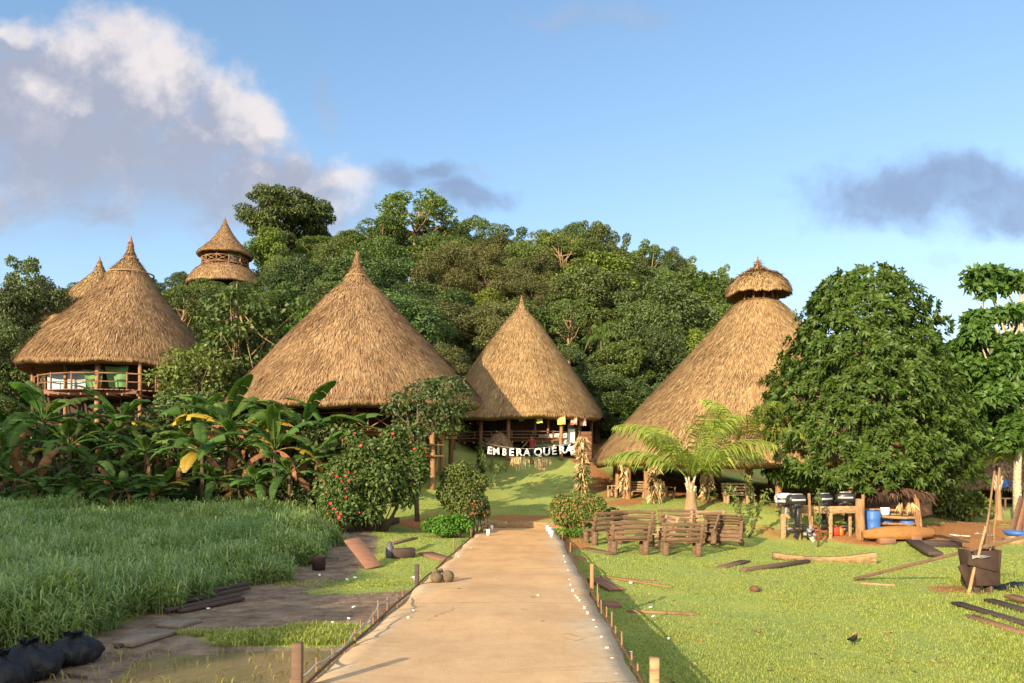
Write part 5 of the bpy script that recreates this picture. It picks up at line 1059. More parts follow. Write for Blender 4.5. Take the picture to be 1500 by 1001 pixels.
# -- cloths, baskets and a person at the centre house
def cloth(px0, px1, py0, py1, Y, m, label):
    n = 7; V = []; r_ = np.random.default_rng(int(px0)); f = r_.uniform(5, 8)
    for s in (0, .008):
        for i in range(n):
            for j in range(n): V.append(P(px0+(px1-px0)*i/(n-1), py0+(py1-py0)*j/(n-1)+(.4*math.sin(i)), Y)+np.array([0, .035*math.sin(i*f/3+j*.4)+s, 0]))
    q = [[i*n+j, i*n+j+1, (i+1)*n+j+1, (i+1)*n+j] for i in range(n-1) for j in range(n-1)]; tag(MB().add((np.array(V), q+[[a+n*n for a in f_][::-1] for f_ in q])).build('hanging_cloth', m, smooth=True), label, 'cloth', 'cloths hung at the centre house')
def pat(name, a, b, sc): return mat(name, a, b, .85, sc, contrast=(.46, .54))
cloth(699, 704, 604, 622, 43.6, pat('red_cloth', (.45, .03, .04), (.35, .03, .05), 3), 'narrow red cloth at the left end of the centre house')
cloth(759.5, 767.5, 603, 617, 42.6, pat('teal_yellow_cloth', (.12, .42, .46), (.55, .45, .06), 4), 'teal and yellow patterned cloth left of centre under the eave')
cloth(786, 794.5, 611, 620, 42.6, pat('lime_cloth', (.50, .58, .10), (.65, .66, .35), 5), 'small lime green cloth on the low rail of the centre house')
cloth(816.5, 828, 604, 622, 42.5, pat('yellow_cloth', (.62, .45, .08), (.75, .6, .25), 3), 'yellow cloth over the front right post of the centre house')
cloth(835.5, 845, 605, 622, 43.0, pat('red_white_cloth', (.55, .07, .06), (.65, .58, .5), 4), 'red and white patterned cloth right of the yellow one')
cloth(849, 858.5, 610, 624, 43.6, pat('rose_cloth', (.55, .2, .2), (.62, .5, .42), 5), 'rose and cream cloth at the right end of the centre house')
BASK = mat('woven_basket_fibre', (.42, .36, .24), (.22, .15, .08), .85, 14, .2, contrast=(.45, .55))
for px, s, lb in [(711, 1.0, 'leftmost of three woven baskets under the eave of the centre house'), (719, .9, 'middle of three woven baskets under the eave of the centre house'), (727, .85, 'rightmost of three woven baskets under the eave of the centre house')]:
    p = P(px, 613, 43.2); b = MB(); b.add(lathe([(0, 0), (.10*s, 0), (.17*s, .12), (.16*s, .24), (.12*s, .30), (.10*s, .30), (.12*s, .2), (.0, .05)], 14, p)); tag(b.build('woven_basket', BASK, smooth=True), lb, 'basket', 'woven baskets at the centre house')
def skin(name, V, E, rad, mats, loc, rz=0, paint=None, sub=2, scale=1.0):
    me = bpy.data.meshes.new(name+'_rig'); me.from_pydata([tuple(v) for v in V], E, []); o = bpy.data.objects.new(name+'_rig', me); COL.objects.link(o); md = o.modifiers.new('s', 'SKIN'); sv = me.skin_vertices[0].data
    for i, r in enumerate(rad): sv[i].radius = (r, r) if isinstance(r, (int, float)) else r; sv[i].use_root = (i == 0)
    md.use_smooth_shade = True; m2 = o.modifiers.new('u', 'SUBSURF'); m2.levels = sub; m2.render_levels = sub; bpy.context.view_layer.update()
    m = bpy.data.meshes.new_from_object(o.evaluated_get(bpy.context.evaluated_depsgraph_get())); m.name = name; bpy.data.objects.remove(o); m.materials.clear()
    for x in mats: m.materials.append(x)
    if paint:
        for p in m.polygons: p.material_index = paint(p.center)
    q = bpy.data.objects.new(name, m); COL.objects.link(q); q.location = tuple(loc); q.rotation_euler = (0, 0, rz); q.scale = (scale,)*3; return q
def person():
    SK = mat('brown_skin', (.24, .115, .065), None, .6); SH = mat('dark_red_shirt', (.30, .035, .04), (.22, .03, .035), .85, 8); SK2 = mat('dark_blue_shorts', (.04, .05, .10), None, .85); HR = mat('black_hair', (.012, .01, .01), None, .5)
    V = [(0, 0, .88), (0, .0, 1.05), (0, .01, 1.25), (0, .02, 1.36), (0, 0, 1.43), (0, -.01, 1.5), (0, -.02, 1.6)]; rad = [(.15, .11), (.13, .10), (.15, .11), (.11, .08), .05, (.075, .09), (.07, .085)]; E = [(i, i+1) for i in range(6)]
    def chain(a, pts, rs):
        k = a
        for p, r in zip(pts, rs): V.append(p); rad.append(r); E.append((k, len(V)-1)); k = len(V)-1
        return k
    for s in (-1, 1): chain(0, [(s*.09, 0, .80), (s*.10, -.02, .46), (s*.10, .01, .09), (s*.11, -.10, .04)], [.085, .058, .04, .035])
    for s, el, ha in ((-1, (-.36, -.06, 1.14), (-.50, -.14, .96)), (1, (.24, -.02, 1.06), (.20, -.22, .98))):
        k = chain(3, [(s*.17, .02, 1.35), el, ha], [.05, .04, .027]); d = unit(np.array(ha)-np.array(el)); w = np.array(ha); sd = unit(np.cross(d, [0, 1, .2])); k2 = chain(k, [w+d*.06], [(.034, .016)])
        for f in range(4): chain(k2, [w+d*(.10)+sd*(f-1.5)*.02, w+d*(.135-.008*abs(f-1.3))+sd*(f-1.5)*.022+np.array([0, -.012, -.01])], [.009, .008])
        chain(k, [w+d*.05+sd*.045, w+d*.075+sd*.055], [.011, .009])
    Y = 41.9; x = (779-750)/F*Y; g = g1(x, Y)
    def paint(c): return 1 if (c.z > .93 and c.z < 1.40 and abs(c.x) < .27) else (2 if .5 < c.z <= .93 and abs(c.x) < .18 else 0)
    o = skin('person', V, E, rad, [SK, SH, SK2], (x, Y, g), R(-25), paint); tag(o, 'person in a dark red shirt standing in the shade behind the letter sign', 'person')
    b = MB(); b.add(lathe([(.0, .10), (.05, .095), (.085, .06), (.098, .01), (.09, -.05), (.07, -.07)], 14, (0, .012, 1.60))); h = b.build('hair', HR, o, smooth=True)
    b = MB(); b.add(lathe([(0, .018), (.012, .01), (.014, -.01), (0, -.02)], 8, (0, -.112, 1.575))); b.build('nose', SK, o, smooth=True)
    for s in (-1, 1): MB().add(lathe([(0, .009), (.01, 0), (0, -.009)], 8, (s*.032, -.095, 1.61))).build('eye', HR, o)
person()

# -- benches
def bench_proto(pale):
    t = thing('slatted_bench', None, None); m = SLAT_LT if pale else SLAT; w, d = 1.18, .52; b = MB(); r_ = np.random.default_rng(3)
    for k in range(4): b.add(box(w, .115, .035, (0, -.13+.135*k, .41+.003*k), rotm(R(-4), 0, r_.normal()*.008)))
    b.build('seat', m, t); b = MB()
    for s in (-1, 1): b.add(beam((s*(w/2-.06), -.17, .28), (s*(w/2-.05), -.38, .98), .09, .07))
    for k in range(4): b.add(box(w+.08, .035, .10, (0, -.265-.045*k+.02, .50+.145*k), rotm(R(17), r_.normal()*.008, 0)))
    b.build('backrest', m, t)
    for s in (-1, 1):
        b = MB(); b.add(log((s*(w/2-.12), -.20, -.02), (s*(w/2-.12), -.20, .39), .095, .09, 12, .03)); b.build('leg', m, t, smooth=False)
        b = MB(); b.add(log((s*(w/2-.12), .25, -.02), (s*(w/2-.12), .25, .39), .095, .09, 12, .03)); b.build('leg', m, t, smooth=False)
        b = MB(); b.add(box(.11, .62, .035, (s*(w/2-.02), .02, .68), rotm(R(-3), 0, 0))); b.add(beam((s*(w/2-.02), .27, .41), (s*(w/2-.02), .27, .665), .07, .06)); b.build('armrest', m, t)
    return t
BP, BPL = bench_proto(False), bench_proto(True); _u = set()
def bench(px, py, rz, label, pale=False, tilt=(0, 0), lift=0, s=1.0, group='slatted benches on the lawn'):
    p = GP(px, py); src = BPL if pale else BP; o = src if src.name not in _u else dup(src); _u.add(src.name); o.location = (p[0], p[1], p[2]+lift); o.rotation_euler = (R(tilt[0]), R(tilt[1]), R(rz)); o.scale = (s,)*3; tag(o, label, 'bench', group)
bench(921, 812, 4, 'front left bench of the pile, its back to the path end')
bench(998, 814, -2, 'front right bench standing alone before the pile')
bench(929, 797, -14, 'tall bench back right behind the front left bench', s=1.12)
bench(885, 797, 28, 'bench at the left end of the pile, turned toward the hedge', s=1.05)
bench(968, 801, 96, 'pale bench standing sideways in the middle of the pile', True)
bench(1031, 790, 8, 'pale-slatted bench at the rear of the pile by the palm trunk', True)
bench(1040, 799, 64, 'dark bench turned sideways at the right of the pile', tilt=(0, 8))
bench(1066, 800, 150, 'bench tipped on its back at the right end of the pile', tilt=(-68, 0), lift=.34)
bench(993, 788, -22, 'bench half hidden behind the pale sideways one')
bench(931, 730, 175, 'pale chair-like bench facing out at the left front of the meeting house', True, s=.8, group='benches under the meeting house')
bench(900, 728, 70, 'pale bench seen from the side at the left post of the meeting house', True, s=.8, group='benches under the meeting house')
bench(976, 731, -80, 'pale bench turned right beside the leaf-wrapped middle post', True, s=.8, group='benches under the meeting house')
bench(1078, 738, 178, 'grey slatted bench between the coconut palm and the mango tree', True, s=.85, group='benches under the meeting house')
p = GP(915, 727); t = thing('low_table', 'low rough table between the pale benches under the meeting house', 'table', p); MB().add(box(1.0, .6, .05, (0, 0, .45))).build('tabletop', SLAT_LT, t)
for sx in (-1, 1):
    for sy in (-1, 1): MB().add(log((sx*.4, sy*.22, -.02), (sx*.4, sy*.22, .42), .04)).build('leg', SLAT_LT, t)

# -- planks on the lawn
G1 = 'loose planks on the right lawn'
lie('plank', (1055, 833), (1092, 823), .30, .035, 'short pale flat plank right of the benches', 'plank', SLAT, group=G1)
lie('plank', (1088, 838), (1183, 825), .17, .09, 'long dark beam lying before the curved plank', 'plank', PLANK, .0, G1)
lie('plank', (857, 806), (897, 814), .28, .05, 'short plank in the grass below the bench pile', 'plank', SLAT, .02, G1)
lie('plank', (870, 852), (903, 868), .34, .05, 'brown plank lying in the path shade', 'plank', PLANK_RED, .02, G1)
lie('plank', (874, 888), (909, 890), .36, .07, 'red brown board by the path edge in shade', 'plank', PLANK_RED, .0, G1)
lie('stick', (918, 898), (1021, 903), .06, .05, 'long thin stick on the lawn right of the path', 'stick', STAKE, 0, 'sticks on the right lawn')
lie('stick', (1262, 857), (1312, 860), .09, .05, 'pale short stick under the long raised plank', 'stick', SLAT_LT, 0, 'sticks on the right lawn')
lie('stick', (880, 846), (985, 862), .07, .04, 'old stick in the bare strip beside the shaded bank', 'stick', STAKE, 0, 'sticks on the right lawn')
lie('plank', (1400, 890), (1530, 930), .20, .04, 'dark wet plank nearest the camera at the right edge', 'plank', DARKW, .05, 'dark planks at the right edge')
lie('plank', (1448, 884), (1540, 910), .20, .05, 'ragged dark plank behind the wet one at the right edge', 'plank', DARKW, .03, 'dark planks at the right edge')
lie('plank', (1478, 884), (1560, 905), .22, .06, 'brown plank leaning on the pile at the right edge', 'plank', PLANK_RED, .10, 'dark planks at the right edge')
lie('plank', (1420, 905), (1500, 932), .2, .04, 'reddish plank under the dark wet one', 'plank', PLANK_RED, 0.0, 'dark planks at the right edge')
lie('plank', (1337, 800), (1371, 819), .42, .10, 'thick dark slab leaning on the dark boards by the canoe', 'plank', DARKW, .10, 'boards beside the dugout canoe', .0)
lie('plank', (1345, 802), (1402, 802), .4, .22, 'dark squared timber right of the dugout canoe', 'plank', DARKW, 0, 'boards beside the dugout canoe')
lie('plank', (1372, 796), (1415, 806), .25, .05, 'thin dark board lying over the squared timber', 'plank', DARKW, .24, 'boards beside the dugout canoe')
for a, b, lb in [((1393, 788), (1405, 790), 'left white scrap of board on the bare soil at right'), ((1408, 790), (1421, 791), 'right white scrap of board on the bare soil at right')]: lie('white_scrap', a, b, .2, .02, lb, 'scrap', WHITE_P, .12, 'white scraps on the bare soil')
def curved_plank():
    b = MB(); n = 26; V = []; th = .07
    for i in range(n):
        t = i/(n-1); a = GP(1131+t*153, 821+6*t); z = a[2]-.01; lo = .05*(1-t)**2; hi = .23-.115*math.sin(math.pi*min(t*1.02, 1))+.10*t**2; y = .10*math.sin(math.pi*t)
        for dy, dz in ((0, lo), (.03, hi), (.03+th, hi+.012), (th, lo)): V.append((a[0], a[1]+dy+y, z+dz))
    V = np.array(V); side = [[i*4+j, i*4+(j+1) % 4, (i+1)*4+(j+1) % 4, (i+1)*4+j] for i in range(n-1) for j in (0, 2, 3)]+[[0, 1, 2, 3], [n*4-1, n*4-2, n*4-3, n*4-4]]; top = [[i*4+1, i*4+2, (i+1)*4+2, (i+1)*4+1] for i in range(n-1)]
    b.add((V, side), 0); b.add((V, top), 1); tag(b.build('curved_plank', [PLANK_LT, PLANK]), 'curved pale canoe side plank lying across the lawn', 'plank')
curved_plank()
def canoe():
    a, c = GP(1270, 800), GP(1384, 797); t = thing('dugout_canoe', 'orange dugout canoe lying upturned on blocks before the drum rack', 'canoe', a); d = c-a; d[2] = 0; L = np.linalg.norm(d)*1.2; d = unit(d+np.array([0, .16*L, 0])); s = np.array([-d[1], d[0], 0]); b = MB(); n = 30; V = []
    for inner in (0, 1):
        for i in range(n):
            u = i/(n-1); f = min(1, (min(u, 1-u)*2.6+.02))**.75; w = .46*f-.025*inner; hh = (.40*(math.sin(math.pi*(u*.86+.07))**.6)+.05)-.03*inner
            sec = [(-w, 0), (-w*.94, hh*.42), (-w*.60, hh*.86), (-w*.50, hh*.95), (0, hh*1.02), (w*.50, hh*.95), (w*.60, hh*.86), (w*.94, hh*.42), (w, 0)]
            for q, z in sec: V.append(d*L*u+s*(.25+q)+np.array([0, 0, .13+.10*(1-u)**2+z+.05*abs(u-.5)]))
    m = 9; Fs = [[i*m+j, i*m+j+1, (i+1)*m+j+1, (i+1)*m+j] for i in range(n-1) for j in range(m-1)]; o = n*m; Fs += [[o+i*m+j, o+(i+1)*m+j, o+(i+1)*m+j+1, o+i*m+j+1] for i in range(n-1) for j in range(m-1)]
    for i in range(n-1): Fs += [[i*m, (i+1)*m, o+(i+1)*m, o+i*m], [i*m+m-1, o+i*m+m-1, o+(i+1)*m+m-1, (i+1)*m+m-1]]
    for e in (0, n-1): Fs += [[e*m+j, e*m+j+1, o+e*m+j+1, o+e*m+j] for j in range(m-1)]
    b.add((np.array(V), Fs)); b.build('hull', CANOE, t)
    for u, lb in ((.9, 'left wooden block under the dugout canoe'), (2.3, 'right wooden block under the dugout canoe')):
        q = a+d*u; tag(MB().add(box(.55, .35, .2, (q[0], q[1]-.1, g1(q[0], q[1])+.1))).build('support_block', PLANK_RED), lb, 'block', 'blocks under the dugout canoe')
canoe()

# -- engines, rail, rack
GREYM = mat('grey_engine_leg_paint', (.26, .27, .28), (.18, .18, .19), .4, 6)
def motor_proto(dark):
    t = thing('outboard_motor', None, None); b = MB(); n = 14; V = []
    secs = [(-.30, .08, .10, .0), (-.27, .14, .15, .0), (-.12, .17, .18, .01), (.08, .175, .18, .01), (.24, .15, .15, .0), (.30, .09, .09, -.01)]
    for x, w, h, dz in secs:
        for j in range(n): q = 2*math.pi*j/n; V.append((x, w*np.sign(math.cos(q))*abs(math.cos(q))**.6, .20+dz+h*np.sign(math.sin(q))*abs(math.sin(q))**.6))
    k = len(secs); Fs = [[i*n+j, i*n+(j+1) % n, (i+1)*n+(j+1) % n, (i+1)*n+j] for i in range(k-1) for j in range(n)]+[list(range(n))[::-1], [(k-1)*n+j for j in range(n)]]; b.add((np.array(V), Fs)); cw = b.build('cowling', BLACKM if dark else SILVER, t, smooth=True)
    b = MB(); b.add(box(.46, .362, .07, (0, 0, .20), None, .02)); b.add(box(.34, .2, .03, (0, 0, .375), None, .012)); b.build('stripe', SILVER if dark else BLACKM, cw); b = MB(); b.add(lathe([(.13, -.02), (.165, .0), (.165, .07), (.15, .09)], 16, rot=None)); b.add(box(.4, .26, .07, (0, 0, .0), None, .02)); b.build('lower_pan', BLACKM, t)
    b = MB(); b.add(beam((-.06, 0, .0), (-.03, 0, -.62), .11, .16, 0, .03)); b.build('leg', BLACKM if dark else GREYM, t); b = MB(); b.add(box(.42, .16, .02, (-.08, 0, -.56), None, .006)); b.add(lathe([(0, -.22), (.035, -.18), (.055, -.05), (.055, .1), (.04, .2), (0, .22)], 12, (-.04, 0, -.74), rotm(0, R(90), 0))); b.add(box(.14, .018, .2, (.0, 0, -.88), rotm(0, R(-18), 0), .004)); b.build('gearcase', BLACKM if dark else GREYM, t)
    b = MB()
    for j in range(3): b.add(box(.02, .07, .15, (-.28, .085*math.cos(2.1*j), -.74+.085*math.sin(2.1*j)), rotm(2.1*j+R(90), R(25), 0), .006))
    b.build('propeller', BLACKM, t); b = MB(); b.add(box(.07, .22, .30, (.13, 0, -.18), None, .015)); b.add(box(.10, .26, .05, (.16, 0, -.05), None, .015)); b.add(tube([(.15, .09, -.2), (.26, .09, -.2)], .016, 6)); b.add(tube([(.15, -.09, -.2), (.26, -.09, -.2)], .016, 6)); b.add(tube([(.12, 0, .05), (.42, .02, .10), (.62, .02, .12)], [.03, .022, .02], 7)); b.build('clamp_bracket', BLACKM, t); return t
PROTO['motor0'] = [motor_proto(False), False]; PROTO['motor1'] = [motor_proto(True), False]
for px, py, Y, rz, lb in [(1149, 737, 26.6, 165, 'leftmost silver and black outboard engine, nearest the lawn'), (1166, 739, 26.2, 190, 'second outboard engine, dark with a silver top, from the left'), (1206, 737, 27.6, 205, 'outboard engine behind the rail above the leafy stake'), (1238, 735, 27.8, 160, 'outboard engine behind the rail left of the thick stump')]: place('motor0' if px == 1149 else 'motor1', P(px, py+3, Y), 1.15, lb, 'engine', 'outboard engines on the rail', R(rz))
def rail_stand():
    a = GP(1216, 788); Y = a[1]; t = thing('engine_rail', 'rough timber rail on posts that carries the outboard engines', 'rack', a); rel = lambda px, py, y: P(px, py, y)-a
    MB().add(beam(rel(1168, 747.5, Y+.02), rel(1262, 746.5, Y+.02), .13, .26)).build('rail', PLANK_LT, t); MB().add(beam(rel(1143, 757, Y-.3), rel(1176, 755, Y-.3), .10, .16)).build('rail', PLANK_LT, t)
    for px, y0, y1, yy, w in [(1147, 790, 757, Y-.35, .17), (1169.5, 793, 757, Y-.35, .15), (1216, 789, 752, Y-.05, .13), (1190, 788, 750, Y+.3, .1), (1245, 786, 750, Y+.4, .1)]:
        q = rel(px, y1, yy); b_ = MB(); z0 = g1(q[0]+a[0], yy)-a[2]-.3; b_.add(beam((q[0], q[1], z0), q, w, w*.9)); b_.build('post', PLANK_LT, t)
    p = GP(1260, 790); o = MB(); h = H-(731-HZ)*p[1]/F-p[2]; o.add(tube([(p[0], p[1], p[2]-.3), (p[0]+.01, p[1], p[2]+.4), (p[0]-.02, p[1], p[2]+.9), (p[0], p[1], p[2]+h)], [.19, .165, .16, .15], 12)); o.add(beam((p[0]+.10, p[1], p[2]+h-.1), (p[0]+.10, p[1], p[2]+h+.16), .09, .07)); tag(o.build('tree_stump', POST, smooth=False), 'thick upright trunk post at the right end of the engine rail', 'post')
    q = GP(1186, 792); e = P(1185, 723, q[1]-.1); tag(MB().add(log(q+np.array([.05, 0, 0]), e, .06, .05)).build('leaning_pole', POST), 'forked pole leaning on the engine rail left of the leafy stake', 'pole')
rail_stand()
def jerry(px, py, s, m, lb, name='jerrycan', cat='can', rz=20):
    p = GP(px, py); t = thing(name, lb, cat, p, R(rz), 'fuel cans under the engine rail'); MB().add(box(.30*s, .2*s, .34*s, (0, 0, .17*s), None, .035)).build('body', m, t); b = MB(); b.add(tube([(-.1*s, 0, .33*s), (-.08*s, 0, .41*s), (.05*s, 0, .41*s), (.08*s, 0, .33*s)], .022*s, 7)); b.build('handle', m, t); MB().add(lathe([(.04*s, .33*s), (.04*s, .40*s), (0, .40*s)], 10, (.12*s, 0, 0))).build('cap', BLACKM, t)
jerry(1195, 792, 1.15, REDP, 'red fuel can beside the dark engine block on the ground'); jerry(1223, 785, .9, REDP, 'red fuel can below the rail, right of its middle post', rz=-15); jerry(1232, 785, .8, mat('orange_can_plastic', (.70, .17, .03), None, .4), 'orange fuel can right of the red one below the rail', rz=40)
def block():
    p = GP(1183, 793); t = thing('engine_block', 'dark stripped engine block standing on the ground under the rail', 'engine', p); r_ = np.random.default_rng(8); MB().add(box(.34, .3, .34, (0, 0, .36), rotm(0, R(8), R(20)), .04)).build('housing', BLACKM, t)
    b = MB()
    for i in range(9): b.add(lathe([(.0, 0), (.07, 0), (.07, .10), (0, .1)], 10, r_.normal(size=3)*.10+np.array([-.02, -.14, .38]), rotm(r_.uniform(0, 3), r_.uniform(0, 3), 0)))
    b.build('cylinders', GREYM, t); MB().add(beam((.05, 0, .25), (.22, -.02, -.02), .10, .14, 0, .02)).build('leg', SILVER, t)
block()
def drum(px, py, Y, r, h, m, lb, name='plastic_drum', cat='drum'):
    x = (px-750)/F*Y; g = g1(x, Y); t = thing(name, lb, cat, (x, Y, g), 0, 'blue drums in the rack'); MB().add(lathe([(0, 0), (r*.94, .0), (r, .03), (r, h*.30), (r*1.03, h*.33), (r, h*.36), (r, h*.63), (r*1.03, h*.66), (r, h*.69), (r, h*.95), (r*.9, h), (r*.86, h*.97), (0, h*.97)], 22)).build('body', m, t, smooth=True); MB().add(lathe([(.06, h*.96), (.06, h*1.02), (0, h*1.02)], 10, (r*.5, 0, 0))).build('bung', BLACKM, t)
drum(1278, 783, 27.4, .27, .92, BLUE, 'tall blue plastic drum at the left of the rack'); drum(1328, 780, 28.0, .25, .55, BLUE, 'short blue plastic drum at the right of the rack'); drum(1296, 783, 28.4, .27, .85, BLUE, 'blue plastic drum in the shade of the rack thatch')
def rack():
    a = GP(1305, 787); Y = a[1]+.4; t = thing('pole_rack', 'rack of horizontal poles around the drums right of the stump', 'rack', a); rel = lambda px, py, y: P(px, py, y)-a
    for y0, y1, m, w in [(747, 748, POST, .045), (757.5, 758.5, PLANK_LT, .06), (768, 767.5, POST, .045)]: MB().add(log(rel(1267, y0, Y), rel(1347, y1, Y), w, w)).build('pole', m, t)
    for px, pt in ((1349, 1340), (1352, 1344)): q = rel(px, 786, Y); q[2] = -.3; MB().add(log(q, rel(pt, 724+(px-1349)*2, Y-.1), .07, .05)).build('post', POST, t)
    q = rel(1343, 770, Y); MB().add(log(q, rel(1338, 748, Y), .03, .025)).build('brace', POST, t)
    for px in (1290, 1320): q = rel(px, 786, Y+1.4); q[2] = -.3; MB().add(log(q, rel(px, 722, Y+1.4), .07, .06)).build('post', POST_DK, t)
    MB().add(box(.95, .3, .09, rel(1312, 753, Y+.4), rotm(0, R(2), 0))).build('shelf', PLANK_LT, t); MB().add(box(1.9, .8, .04, rel(1308, 769, Y+.7))).build('shelf', PLANK, t)
    c = rel(1311, 716, Y+.7); r_ = np.random.default_rng(12); b = MB(); n = 900; x = r_.uniform(-.95, .95, n); y = r_.uniform(-.8, .8, n); z = .25-.22*np.abs(x)-.25*np.abs(y); ax_ = np.stack([x*.5, y*.7-.15, -.75+r_.normal(size=n)*.25], 1); b.add(leaves(np.stack([x, y, z], 1)+c, ax_, r_.uniform(.3, .55, n), .06, r_, .15, .2)); b.build('thatch_cover', mat('dark_old_thatch', (.07, .04, .028), (.12, .07, .045), .9, 5, island=[(0, (.04, .025, .02)), (.7, (.11, .06, .04)), (1, (.22, .13, .08))]), t)
    for px in (1318, 1331, 1337):
        b = MB(); p = rel(px, 738, Y-.15); m = 26; b.add(leaves(np.repeat(p[None], m, 0)+r_.normal(size=(m, 3))*.04, np.array([0, -.1, -1])+r_.normal(size=(m, 3))*.22, r_.uniform(.2, .42, m), .05, r_, .2, .1)); b.build('dry_leaf_bundle', DRY, t)
    tp = P(1297, 750, Y-.1); o = MB(); o.add(lathe([(0, 0), (.17, 0), (.21, .22), (.22, .235), (.20, .235), (.16, .02), (0, .02)], 4, tp-np.array([0, 0, .12]), rotm(R(-28), R(22), R(20)))); tag(o.build('white_tub', WHITE_P), 'white plastic tub tipped on the rack poles', 'tub')
rack()
def hut():
    Y = 43.0; x = (1465-750)/F*Y; g = g1(x, Y); t = thing('small_hut', 'small dark low-roofed hut with a ragged thatch at the right edge', 'hut', (x, Y, g), 0); zt, ze = H-(682-HZ)*Y/F-g, H-(712-HZ)*Y/F-g
    roof_mesh([(.05, zt+.35), (.8, zt+.1), (1.5, zt-.35), (2.3, ze)], 3000, 131, .6, .07, .05, shag=.05).build('roof', THATCH_OLD, t)
    for a in range(20, 380, 60): post(t, 1.8*math.cos(R(a)), 1.8*math.sin(R(a)), -.3, ze+.3, .07, POST_DK, seed=a)
    curved_wall(t, 1.3, 0, 180, -.1, ze+.1, WALL_DK, 'back_wall'); MB().add(beam((-1.7, -1.2, .9), (.2, -1.8, .9), .12, .08)).build('counter', POST_DK, t)
    p, q = P(1461, 703, 40.9), P(1486, 703, 40.9); V = []; n = 8
    for i in range(n):
        for j in range(5): V.append(p+(q-p)*i/(n-1)+np.array([0, .10*math.sin(i*1.3)+.25*j/4, -.42*(1-j/4)+.05*math.sin(i*2)]))
    tag(MB().add((np.array(V), [[i*5+j, i*5+j+1, (i+1)*5+j+1, (i+1)*5+j] for i in range(n-1) for j in range(4)])).build('blue_tarp', BLUE), 'bright blue tarp hung at the eave of the small dark hut', 'tarp')
    c = GP(1480, 748); t = thing('wooden_table', 'rough little wooden table beside the whitish trunk', 'table', c); MB().add(box(1.0, .55, .06, (0, 0, .62))).build('tabletop', SLAT, t)
    for sx in (-1, 1):
        for sy in (-1, 1): MB().add(box(.08, .08, .6, (sx*.4, sy*.2, .29))).build('leg', SLAT, t)
hut()
for i, (a, b, w, lb) in enumerate([((1478, 792), (1497, 728), .24, 'leftmost tall board leaning at the right edge'), ((1488, 793), (1506, 722), .22, 'second tall board leaning at the right edge'), ((1498, 794), (1516, 726), .25, 'third tall board leaning at the right edge')]):
    p = GP(*a); e = P(b[0], b[1], p[1]+.5); tag(MB().add(beam(p, e, w, .04, R(70))).build('leaning_board', PLANK if i != 1 else PLANK_RED), lb, 'board', 'boards leaning at the right edge')
p = GP(1490, 797); tag(MB().add(box(.7, .4, .3, p+np.array([0, 0, .15]), rotm(0, 0, .1))).build('wood_block', PLANK_LT), 'pale wood block under the blue basin at the right edge', 'block')
tag(MB().add(lathe([(0, 0), (.34, .0), (.44, .12), (.46, .12), (.36, -.02), (0, -.03)], 20, p+np.array([-.02, -.02, .34]))).build('blue_basin', BLUE, smooth=True), 'blue plastic basin on the pale wood block', 'basin')
# long plank resting on a dark hopper, poles tied to it
def hopper():
    a = GP(1436, 868); Y = a[1]; t = thing('wooden_trestle', 'dark boxy wooden trestle holding up the long plank', 'trestle', a); HW_ = mat('dark_brown_hopper_wood', (.062, .036, .026), (.035, .02, .016), .8, 5, .4); b = MB()
    b.add(box(.50, .05, .70, (0, -.20, .51), rotm(R(-7), 0, R(3)), .01)); b.add(box(.50, .05, .70, (0, .20, .51), rotm(R(7), 0, 0), .01)); b.add(box(.05, .38, .74, (-.27, 0, .50), rotm(0, R(-10), 0), .01)); b.add(box(.05, .38, .70, (.27, 0, .52), rotm(0, R(4), 0), .01)); b.add(box(.42, .30, .05, (0, 0, .2), None, .01)); b.add(box(.62, .04, .22, (-.10, -.245, .62), rotm(R(-7), R(14), 0), .008)); b.add(box(.20, .05, .46, (-.33, -.1, .36), rotm(0, R(-24), 0), .01)); b.build('box', HW_, t)
    for sx in (-1, 1): MB().add(beam((sx*.12, -.05, -.06), (sx*.15, -.05, .3), .13, .14)).build('leg', DARKW, t)
    p, q = GP(1252, 851), P(1492, 797, Y+.7); p = p+np.array([0, 0, .03]); c = a+np.array([0, 0, .90]); d = unit(c-p); e = c+d*1.25; tag(MB().add(beam(p, e, .16, .07, 0)).build('long_plank', PLANK), 'long weathered plank sloping from the grass up over the trestle', 'plank')
    for A, B, Yo, r, m, lb in [((1417, 866), (1444, 771), -.25, .035, PLANK_LT, 'pale debarked pole leaning at the front of the trestle'), ((1432, 862), (1457, 690), .25, .024, STAKE, 'left tall thin bamboo pole tied to the trestle'), ((1450, 866), (1464, 685), .15, .024, STAKE, 'right tall thin bamboo pole tied to the trestle'), ((1452, 864), (1449, 768), -.2, .026, PLANK, 'short dark pole at the right of the trestle')]:
        yb = Y+Yo; s = np.array([(A[0]-750)/F*yb, yb, 0]); s[2] = g1(s[0], yb)-.05; f = P(B[0], B[1], yb+.1); tag(MB().add(log(s, f, r, r*.75, 8, .06, 9)).build('bamboo_pole', m), lb, 'pole', 'poles tied to the trestle')
    b = MB(); r_ = np.random.default_rng(4)
    for i in range(5): b.add(tube([P(1424, 814+i*1.2, Y-.3), P(1437, 816+r_.normal(), Y-.33), P(1450, 815+r_.normal(), Y-.28)], .008, 5))
    for px, py in ((1432, 783), (1441, 783), (1450, 785)): tag(MB().add(tube([P(px-4, py, Y-.02), P(px, py-2, Y-.05), P(px+5, py+1, Y-.02)], .014, 5)).build('cloth_tie', ROPE), {1432: 'left pale rag knotted on the poles above the trestle', 1441: 'middle pale rag knotted on the poles above the trestle', 1450: 'right pale rag knotted on the poles above the trestle'}[px], 'tie', 'rags knotted on the poles')
    tag(b.build('wire_tie', ROPE), 'pale wire binding the poles to the trestle', 'wire')
hopper()
p = GP(1490, 866); b = MB(); V = []; r_ = np.random.default_rng(5); n = 9
